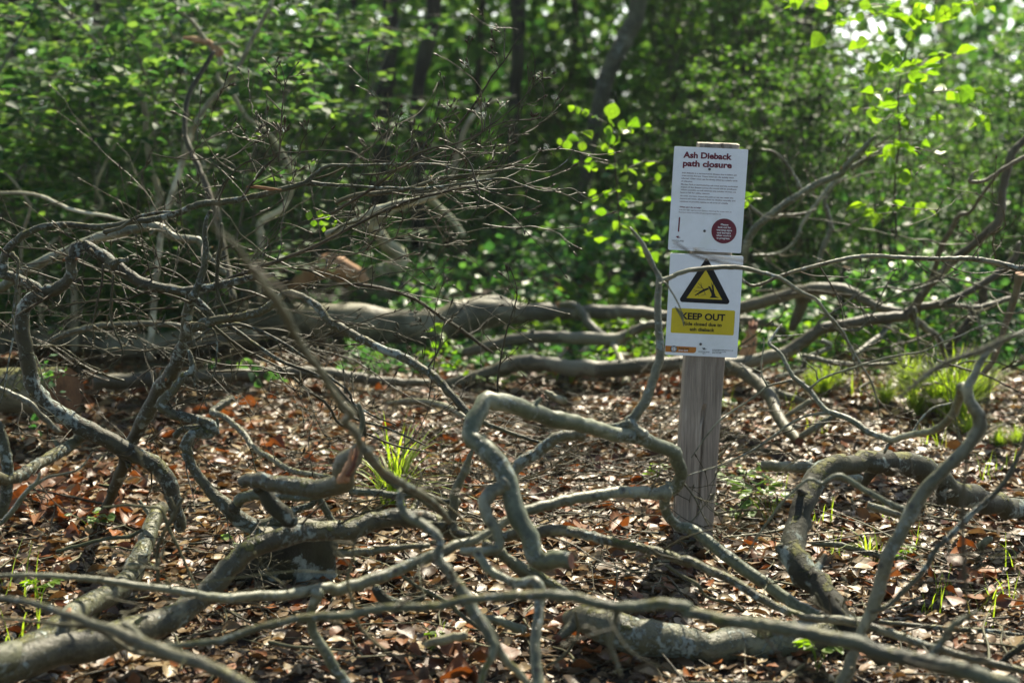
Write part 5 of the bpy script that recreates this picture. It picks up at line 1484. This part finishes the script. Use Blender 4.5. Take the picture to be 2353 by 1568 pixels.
traced_plant('young_shoot', 'leafy shoot hanging in front of the sawn log at left', ['D 230 1240 6 4.9; 300 1050 8; 290 900 6', 'D 350 1120 6 4.9; 390 1000 6; 380 900 5'],
             ['D 290 900 4 4.9; 250 960; 300 1040', 'D 300 900; 340 950; 300 1000', 'D 380 930; 420 980; 370 1040; 400 1080', 'D 350 1100; 330 1020; 420 1000', 'D 250 1240; 300 1300; 270 1370'], 0, L_BRAM, 304, cat='leaves', leafsz=0.03, step=0.022)
for i, (s1, s2, lab, lm) in enumerate([
    (['E 680 1060 8 6.2; 700 800 8; 700 640 6'], ['E 700 640 4 6.2; 660 700; 720 760; 680 830', 'E 700 700; 760 800; 820 850', 'E 690 850; 640 900; 720 960; 820 930', 'E 690 960; 780 990; 900 900; 990 870', 'E 690 900; 600 870; 480 860'], 'loose leafy plant in front of the thick log, left of centre', L_BRI),
    (['E 1900 850 8 6.5; 1960 740 8; 2000 620 6'], ['E 1960 740 4 6.5; 1960 640; 1900 650; 2040 620', 'E 1990 680; 1930 700; 1880 720', 'E 1940 800; 1850 840; 1700 850; 1560 840', 'E 1980 800; 2080 790; 2130 760', 'E 1980 850; 2100 850', 'E 1850 880; 1700 890; 1450 860; 1300 860', 'E 1600 700; 1500 690; 1350 680; 1200 700'], 'bright leafy plant among the logs by the left edge of the sign', L_BRI),
    (['E 1450 620 8 7.4; 1440 450 8; 1300 360 6'], ['E 1300 360 4 7.4; 1200 400; 1250 480', 'E 1420 420; 1500 480; 1540 520', 'E 1440 560; 1400 500; 1350 440'], 'bramble spray trailing over the long log', L_BRAM),
    (['D 1850 780 8 6.2; 1750 900; 1720 950'], ['D 1720 950 4 5.9; 1650 930; 1560 940', 'D 1720 950; 1800 1000; 1830 1050', 'D 1450 910; 1390 930; 1480 920', 'D 1700 970; 1760 1040'], 'broad-leaved plant on the low dark log, left of centre', L_HAZ),
    (['C 460 1500 8 5.3; 470 1380 6; 490 1290 5'], ['C 478 1370 4 5.3; 480 1330; 500 1300'], 'two bright leaves at the right edge of the upper plate', L_BRI)]):
    ex = ['C 510 1305 60 5.3; 497 1360 60'] if i == 4 else (['D 1720 970 90 5.9; 1800 1010 90; 1600 940 60; 1430 925 60'] if i == 3 else ())
    traced_plant('woodland_plant', lab, s1, s2, 0, lm, 310 + i, cat='plant', leafsz=0.045 if i != 3 else 0.05, step=0.03, extra=ex)

# hazel branches hanging into the left part of the picture (flat sprays)
traced_plant('hazel_sapling', 'hazel sapling with long level leaf sprays, upper left', ['A 900 1568 14 6.9; 950 1200 14; 1100 800 12; 1250 400; 1400 100 8; 1500 -60'],
             ['A 1200 60 6 6.8; 1050 90; 950 80; 800 90', 'A 1250 100; 1400 60; 1500 30; 1600 60', 'A 1100 250; 900 260; 760 200; 740 180', 'A 1000 400; 850 390; 700 400', 'A 900 500; 700 520; 500 500; 430 500', 'A 1000 430; 1150 420; 1250 420',
              'A 1500 160; 1700 80; 1900 60; 2100 80; 2250 160', 'A 1500 260; 1650 210; 1850 220; 2000 250; 2200 240', 'A 1650 330; 1800 350; 1950 360', 'A 1700 450; 1850 470; 2050 500; 2250 500', 'A 1600 560; 1800 600; 2000 620; 2150 660',
              'A 340 400; 450 380; 560 370', 'A 0 580; 120 620; 300 640; 480 700', 'A 260 830; 400 860; 520 880; 700 870', 'A 500 740; 700 720; 900 710', 'A 700 900; 900 930; 1100 900', 'A 1150 1100; 1050 1160; 900 1150; 800 1240', 'A 1300 800; 1450 820; 1700 850; 1900 800',
              'A 160 1030; 250 1050; 420 1110', 'A 1500 1200; 1700 1210; 1850 1180; 2000 1210', 'A 350 1380; 480 1300; 640 1290', 'A 200 150; 400 150; 560 180', 'A 500 300; 650 330; 800 330', 'A 2000 440; 2100 400; 2300 420', 'A 300 1480; 420 1420; 560 1400'],
             0, L_HAZ, 330, leafsz=0.07, tilt=0.35, step=0.035, depth_j=0.3)

# undergrowth: brambles and ivy behind the logs, nobody could count
def undergrowth():
    rs = np.random.RandomState(21)
    def field(name, n, ylo, yhi, xf, h, size, mat, label, prof, mask=None, seed=0):
        y = np.sqrt(rs.uniform(ylo ** 2, yhi ** 2, n)); x = rs.uniform(xf[0], xf[1], n) * y
        hn = np.array([noise.noise(Vector((a * 0.9, b * 0.9, 40.0 + seed))) + 0.5 * noise.noise(Vector((a * 2.5, b * 2.5, 30.0 + seed))) for a, b in zip(x, y)])
        keep = rs.uniform(-0.55, 0.5, n) < hn + 0.15
        if mask is not None:
            keep &= mask(x, y, rs)
        x, y, hn = x[keep], y[keep], hn[keep]
        n = len(x)
        ht = h * np.clip(0.45 + hn * 0.9, 0.1, 1.4)
        z = gz_arr(x, y) + ht * rs.uniform(0.05, 1, n) ** 0.7
        nr = np.array([[0, 0, 1.0]]) + rs.normal(0, 0.5, (n, 3))
        dr = rand_unit(rs, n); dr[:, 2] *= 0.4
        o = leaves_mesh(name, np.stack([x, y, z], 1), dr, nr, size * rs.uniform(0.6, 1.3, n), rs, 4, prof, 0.15, 0.3, 0.0, None, mat)
        tag(o, label, 'undergrowth', kind='stuff')
    pr = (0.04, 0.42, 0.36, 0.02)
    field('undergrowth', 26000, 12.5, 26.0, (-0.5, 0.5), 1.3, 0.13, L_FAR, 'dim low growth on the floor of the far wood', pr, None, 11)
    field('undergrowth', 34000, 7.9, 13.5, (-0.5, 0.5), 0.95, 0.06, L_BRAM, 'low brambles and ivy covering the ground beyond the logs', pr)
    field('undergrowth', 9000, 6.7, 8.4, (-0.12, 0.45), 0.16, 0.045, L_BRAM, 'short green plants growing between the felled logs', pr, None, 3)
    field('undergrowth', 2500, 6.9, 8.8, (0.0, 0.3), 0.3, 0.05, L_BRI, 'bright young shoots between the logs', pr, None, 5)
    field('undergrowth', 9000, 7.0, 9.0, (0.12, 0.5), 0.7, 0.05, L_BRAM, 'brambles growing through the dead limbs at right', pr, None, 7)
    field('undergrowth', 7000, 7.6, 9.0, (-0.5, -0.05), 0.5, 0.055, L_BRAM, 'brambles growing behind the left logs', pr, None, 9)
undergrowth()

# seedlings and herbs on the leaf litter
def herb_variant(seed, n=11, r=0.07, h=0.06, mat=L_BRAM, leaf=0.05):
    rs = np.random.RandomState(seed); rnd = random.Random(seed)
    root = empty('seedling')
    mb = MB()
    pos, dr = [], []
    for i in range(n):
        a = rnd.uniform(0, 6.28); d = rnd.uniform(0.2, 1) * r
        z = h * rnd.uniform(0.5, 1.4)
        e = Vector((math.cos(a) * d, math.sin(a) * d, z))
        tube(mb, [(Vector((0, 0, -0.005)), 0.0013), (e * 0.5 + Vector((0, 0, 0.01)), 0.0011), (e, 0.0008)], 4)
        for q in (-0.6, 0, 0.6):
            pos.append(tuple(e)); dr.append((math.cos(a + q), math.sin(a + q), rnd.uniform(-0.3, 0.2)))
    mb.build('stems', [L_GRASS], root)
    m = len(pos)
    leaves_mesh('foliage', np.array(pos), np.array(dr), np.array([[0, 0, 1.0]]) + rs.normal(0, 0.25, (m, 3)), leaf * rs.uniform(0.6, 1.2, m), rs, 4, (0.05, 0.36, 0.30, 0.02), 0.15, 0.3, 0.01, root, mat)
    return root
herbs = [herb_variant(401, 7, 0.09, 0.06, L_HERB, 0.045), herb_variant(402, 8, 0.05, 0.05, L_BRI, 0.035), herb_variant(403, 9, 0.09, 0.09, L_HERB, 0.045)]
GH = 'small green plants on the leaf litter'
used = set()
for vx, vy, v, sc, lab in [(1733, 1166, 0, 1.1, 'largest leafy green plant right of the post'), (1690, 1125, 0, 0.9, 'green plant close to the right side of the post'), (1765, 1200, 2, 0.8, 'green plant at the lower right of the post'), (1690, 1200, 0, 0.7, 'green plant nearest the foot of the post'), (1720, 1110, 2, 0.6, 'small plant behind the leafy one right of the post'),
                      (1198, 875, 2, 1.2, 'green plant standing in front of the front log'), (1310, 890, 1, 1.6, 'yellowish plant under the front log'), (1275, 885, 1, 1.2, 'smaller yellowish plant under the front log'), (1150, 905, 0, 1.0, 'plant at the near end of the front log'),
                      (213, 1225, 0, 0.7, 'tiny pale plant on the leaves at the left'), (563, 1318, 2, 0.8, 'small plant at the left side of the stump'), (1505, 1100, 1, 0.9, 'small lime plant left of the post'), (1105, 900, 0, 0.9, 'plant beside the low dark log'),
                      (90, 1395, 1, 0.9, 'small plant near the bottom left corner'), (1875, 1560, 1, 1.1, 'lime leaves at the bottom edge'), (1010, 1500, 1, 0.6, 'tiny plant at the bottom, left of centre'), (2080, 1300, 1, 0.6, 'tiny plant on the bare soil at right'), (1640, 950, 0, 0.8, 'plant behind the left side of the post')]:
    o = herbs[v] if v not in used else copy_tree(herbs[v])
    used.add(v)
    p = G(vx, vy)
    o.location = (p.x, p.y, ground_z(p.x, p.y) + 0.01); o.rotation_euler = (0, 0, random.uniform(0, 6)); o.scale = (sc,) * 3
    tag(o, lab, 'plant', GH)

def grass_variant(seed, n, h, spread, wd=0.006, bend=0.6):
    rnd = random.Random(seed)
    mb = MB()
    for i in range(n):
        a = rnd.uniform(0, 6.28)
        b = Vector((rnd.gauss(0, 0.018), rnd.gauss(0, 0.018), -0.005))
        L = h * rnd.uniform(0.45, 1.1)
        out = rnd.uniform(0.1, 1.0) * spread
        d = Vector((math.cos(a), math.sin(a), 0))
        s_ = Vector((-d.y, d.x, 0))
        base = len(mb.v)
        K_ = 7
        for k in range(K_):
            t = k / (K_ - 1)
            p = b + d * (out * t ** 1.7 * L) + Vector((0, 0, L * (t - bend * out * t ** 2.4)))
            ww = wd * (1 - t ** 2.2) * rnd.uniform(0.9, 1.1) + 0.0003
            mb.v += [tuple(p - s_ * ww / 2), tuple(p + s_ * ww / 2)]
        for k in range(K_ - 1):
            q = base + k * 2
            mb.f.append((q, q + 1, q + 3, q + 2))
    o = mb.build('grass_tuft', [L_GRASS])
    return o
gr = [grass_variant(501, 64, 0.42, 1.25, 0.0115, 0.6), grass_variant(502, 150, 0.30, 1.0, 0.007, 0.5), grass_variant(503, 22, 0.20, 1.3, 0.008, 0.8), grass_variant(504, 7, 0.10, 0.6, 0.003, 0.4)]
GG = 'grass tufts on the woodland floor'
used = set()
def fv(x, y): return X0['F'] + x * K, Y0['F'] + y * K
tufts = [((905, 1172), 0, 0.95, 'grass tuft with broad arching blades in the middle, behind the broken limb'),
         (fv(1760, 1290), 1, 1.15, 'densest tall bright grass tuft at the right'), (fv(1880, 1330), 1, 1.3, 'tall grass tuft just right of the densest one'), (fv(1640, 1300), 1, 0.85, 'grass tuft just left of the densest one'),
         (fv(1560, 1130), 1, 0.8, 'grass tuft leaning left beside the densest one'), (fv(1010, 1180), 1, 0.75, 'bright grass tuft right of the post'), (fv(930, 1140), 1, 0.6, 'small grass tuft nearest the post on the right'), (fv(1100, 1120), 1, 0.55, 'small grass tuft between the post and the bright grass'),
         (fv(2050, 1200), 1, 0.95, 'thin grass tuft behind the tall pale branch'), (fv(1990, 1420), 1, 0.5, 'low grass tuft at the foot of the bright grass'), (fv(2180, 1500), 1, 0.4, 'low grass tuft near the right edge'), (fv(2300, 1490), 1, 0.4, 'low grass tuft touching the right edge'),
         (fv(820, 1290), 3, 1.5, 'wisp of grass beside the dark forked limb'), (fv(340, 1260), 3, 1.6, 'upright wisp of grass by the right side of the post'), (fv(1260, 1190), 3, 1.8, 'wisp of grass on the soil left of the bright grass'), (fv(960, 1420), 3, 1.3, 'wisp of grass by the grey stick'),
         (fv(1430, 1240), 1, 0.6, 'sparse grass tuft left of the bright grass'), (fv(1750, 1500), 3, 1.4, 'wisp of grass below the bright grass'), ((1990, 1290), 2, 0.85, 'grass tuft with limp white-green blades inside the hook of the arched bough')]
for x, y, sc in [(1925, 1280, 1.0), (1890, 1205, 1.2), (2110, 1270, 1.0), (2170, 1380, 1.1), (2300, 1400, 1.2), (2340, 1330, 1.3), (2250, 1440, 1.2), (1780, 1120, 1.1), (2270, 1110, 1.4), (2310, 1090, 1.3), (30, 1385, 1.8), (55, 1500, 1.7), (560, 1320, 1.0), (2140, 1420, 1.0), (2040, 1210, 1.0), (1000, 1480, 0.8)]:
    tufts.append(((x, y), 3, sc, 'single thin wisp of grass in the leaf litter'))
for (vx, vy), v, sc, lab in tufts:
    o = gr[v] if v not in used else copy_tree(gr[v])
    used.add(v)
    p = G(vx, vy)
    o.location = (p.x, p.y, ground_z(p.x, p.y)); o.rotation_euler = (0, 0, random.uniform(0, 6)); o.scale = (sc,) * 3
    tag(o, lab, 'grass', GG)

# ================================================================== TREES
def crown_mesh(seed, R_, z0, z1, nclump, per, leaf):
    rs = np.random.RandomState(seed)
    c = []
    while len(c) < nclump:
        p = rs.uniform(-1, 1, 3)
        if np.linalg.norm(p) < 1 and np.linalg.norm(p) > 0.25:
            c.append([p[0] * R_, p[1] * R_, (z0 + z1) / 2 + p[2] * (z1 - z0) / 2])
    c = np.array(c)
    segs = []
    for q in c:
        for k in range(per):
            a = rs.uniform(0, 6.28); L = rs.uniform(0.3, 0.9)
            s = q + rs.normal(0, 0.25, 3)
            segs.append((s, s + np.array([np.cos(a), np.sin(a), rs.uniform(-0.25, 0.25)]) * L))
    pos, dr, nr, sz = sprays(segs, rs, 0.07, leaf, 0.5)
    return c, (pos, dr, nr, sz, rs)

def build_tree(name, trunk, label, R_=2.4, z0=3.0, z1=7.5, seed=0, group='trees standing behind the clearing', crown_from=None, bark_m=None, back=16.0, nclump=46, per=5):
    root_p = trunk[0][0]
    root = empty(name, (root_p.x, root_p.y, 0))
    tag(root, label, 'tree', group)
    org = Vector((root_p.x, root_p.y, 0))
    mb = MB()
    path = tube(mb, [(p - org, r) for p, r in trunk], 12, 0.12, 0.4, seed=seed)
    tp = path[-1][0]
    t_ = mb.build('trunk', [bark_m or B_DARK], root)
    if crown_from is not None:
        c, cm = crown_from
    else:
        c, m = crown_mesh(seed, R_, z0, z1, nclump, per, 0.10)
        pos, dr, nr, sz, rs = m
        cm = leaves_mesh('crown', pos, dr, nr, sz, rs, 4, (0.04, 0.42, 0.34, 0.02), 0.1, 0.25, 0.0, None, L_BG).data
        bpy.data.objects.remove(bpy.data.objects['crown'] if 'crown' in bpy.data.objects and bpy.data.objects['crown'].parent is None else [o for o in bpy.data.objects if o.name.startswith('crown') and o.parent is None][-1])
    oc = bpy.data.objects.new('crown', cm)
    COL.objects.link(oc); oc.parent = root
    rnd = random.Random(seed)
    off = Vector((tp.x * 0.6, tp.y * 0.6 + max(0, back - root_p.y), 0))
    oc.location = off
    lm = MB()
    for q in c[::3]:
        s = path[int(len(path) * rnd.uniform(0.45, 0.98))]
        e = Vector(q) + off
        mid = (s[0] + e) / 2 + Vector((0, 0, 0.2))
        tube(lm, [(s[0], s[1] * 0.4), (mid, 0.022), (e, 0.008)], 6, 0.1)
    lm.build('limbs', [bark_m or B_DARK], root)
    return root, (c, cm)

def trunk_from(spec, top_z, lean=(0, 0)):
    pts = parse(spec)                         # bottom first
    p, r = pts[-1]
    p_prev = pts[-2][0]
    d = (p - p_prev).normalized()
    while p.z < top_z:
        step = 1.0
        d = (d + Vector((0, 0, 0.15))).normalized()
        p = p + d * step
        r *= 0.9
        pts.append((p, r))
    return pts
base_tr = [('V 868 560 46 11.5; 875 400 44; 882 250 42; 892 120 38; 900 -30 36', 'stoutest dark trunk in the centre-left background'),
           ('V 955 560 34 10.8; 965 400 32; 955 290 30; 960 200 30; 980 100 34; 1000 0 36', 'dark trunk bending right, next to the stoutest trunk'),
           ('V 812 600 20 11.2; 812 400 18; 808 200 17; 812 0 16', 'slim dark trunk left of the stoutest trunk'),
           ('V 1170 500 26 14; 1180 300 28; 1190 60 34; 1195 -40 34', 'distant dark trunk at the top, right of the bent trunk')]
B_MID = bark('bark_trunk_grey', (0.05, 0.048, 0.04), (0.15, 0.145, 0.12), lichen=0.1, moss=0.4, rough=0.7, bump=0.008)
c1 = None
crowns = []
for i, (sp_, lab) in enumerate(base_tr):
    tr = trunk_from(sp_, 6.5)
    _, cr = build_tree('woodland_tree', tr, lab, seed=600 + i, crown_from=crowns[i % 3] if len(crowns) >= 3 else None, z0=3.2, z1=7.5 if i < 3 else 9)
    crowns.append(cr)
build_tree('leaning_tree', trunk_from('V 1330 640 30 10.5; 1335 560 30; 1345 440 32; 1360 310 34; 1395 180 38; 1425 110 44; 1450 60 42; 1475 -20 40', 6.0), 'grey trunk leaning right with an elbow, behind the sign', seed=610, crown_from=crowns[0], bark_m=B_MID)
for i, (vx, Yd, wv, cr, lab) in enumerate([(35, 12, 28, 1, 'dark slim trunk at the far left edge'), (250, 12.5, 20, 2, 'slim trunk hidden among the left shrubs'), (1720, 13, 16, 0, 'slim trunk lost in foliage behind the sign'), (1860, 14.5, 44, 1, 'brownish trunk in shade right of the sign'), (620, 15, 24, 0, 'dark slim trunk behind the hazel sprays'),
                                       (1090, 15.5, 18, 2, 'thin trunk between the leafy thickets'), (1290, 16, 20, 1, 'thin trunk just left of the leaning one'), (450, 17, 26, 1, 'trunk in the dark gap among the left shrubs'), (150, 16, 26, 0, 'trunk deep in shade far left'), (1560, 17, 22, 2, 'thin straight trunk above the sign')]):
    b, s = P(vx, 640, Yd)
    r = wv * 0.5 * s / FV
    rnd = random.Random(i)
    pts = [(Vector((b.x, Yd, -0.1)), r * 1.25)]
    x = b.x
    for k in range(1, 8):
        x += rnd.uniform(-0.10, 0.10)
        pts.append((Vector((x, Yd, k * 1.0)), r * (1.15 - 0.09 * k)))
    build_tree('woodland_tree', pts, lab, seed=620 + i, crown_from=crowns[cr])
# trees added so that their crowns, above the visible top, shade the wood behind
for i, (x, y, cr) in enumerate([(-5.2, 12.0, 2), (-8.2, 11.0, 0), (-9, 13, 1), (-6.5, 19, 2), (6.5, 22, 2), (9.5, 16, 0), (-5.5, 11.5, 0)]):
    rnd = random.Random(70 + i)
    pts = [(Vector((x, y, -0.4)), 0.16)] + [(Vector((x + rnd.uniform(-0.2, 0.2), y, 1.3 * k)), 0.15 - 0.015 * k) for k in range(1, 7)]
    build_tree('woodland_tree', pts, 'dark trunk deep in the wood beyond the shrubs', seed=660 + i, crown_from=crowns[cr], back=16.0 if i > 1 else 0.0)

def far_wood():
    rs = np.random.RandomState(77)
    n = 150000
    y = rs.uniform(14.5, 30, n)
    x = rs.uniform(-0.5, 0.5, n) * y
    z = rs.uniform(0, 1, n) ** 1.3 * 5.2 - 0.6
    cl = np.array([noise.noise(Vector((a * 0.5, b * 0.5, c * 0.7))) + 0.6 * noise.noise(Vector((a * 1.5, b * 1.5, c * 1.8 + 9))) for a, b, c in zip(x, y, z)])
    keep = cl > rs.uniform(-0.7, 0.3, n)
    # thin towards the upper right, where the sky breaks through
    az = x / y
    el = (z - CAM_H) / y
    g = np.clip((az - 0.19) / 0.04, 0, 1) * np.clip((el + 0.045) / 0.03, 0, 1)
    hole = np.array([noise.noise(Vector((a * 9, b * 14, 3.3))) for a, b in zip(az, el)])
    corner = np.clip((az - 0.25) / 0.08, 0, 1) * np.clip((el - 0.0) / 0.05, 0, 1)
    keep &= rs.uniform(0, 1, n) > g * np.clip(0.66 + hole * 1.5 + corner * 0.35, 0.35, 0.99)
    x, y, z = x[keep], y[keep], z[keep]
    n = len(x)
    zz = z + np.where(y > 15, -(y - 15) * 0.025, 0)
    nr = np.array([[0, 0, 1.0]]) + rs.normal(0, 0.6, (n, 3))
    dr = rand_unit(rs, n)
    o = leaves_mesh('far_foliage', np.stack([x, y, zz], 1), dr, nr, rs.uniform(0.10, 0.22, n), rs, 3, (0.06, 0.42, 0.04), 0.1, 0.3, 0.0, None, L_FAR)
    tag(o, 'mass of far-off leaves closing the view behind the shrubs', 'far wood', kind='stuff')
far_wood()

# ================================================================== HAZE ADDED TO IMITATE THE LENS VEIL
def haze():
    x0, x1, y0, y1, z0, z1 = -310, 310, -70, 410, -30, 14
    me = bpy.data.meshes.new('haze')
    me.from_pydata([(x0, y0, z0), (x1, y0, z0), (x1, y1, z0), (x0, y1, z0), (x0, y0, z1), (x1, y0, z1), (x1, y1, z1), (x0, y1, z1)], [],
                   [(0, 3, 2, 1), (4, 5, 6, 7), (0, 1, 5, 4), (1, 2, 6, 5), (2, 3, 7, 6), (3, 0, 4, 7)])
    m, nt = new_mat('haze')
    v = nt.nodes.new('ShaderNodeVolumePrincipled')
    v.inputs['Color'].default_value = (0.86, 0.95, 0.92, 1)
    v.inputs['Density'].default_value = 0.0007
    v.inputs['Anisotropy'].default_value = 0.3
    o_ = nt.nodes.new('ShaderNodeOutputMaterial')
    nt.links.new(v.outputs[0], o_.inputs['Volume'])
    o = link('haze', me, None, [m], False)
    o['kind'] = 'stuff'
    o['label'] = 'thin haze added for the pale lens veil over the wood'
haze()
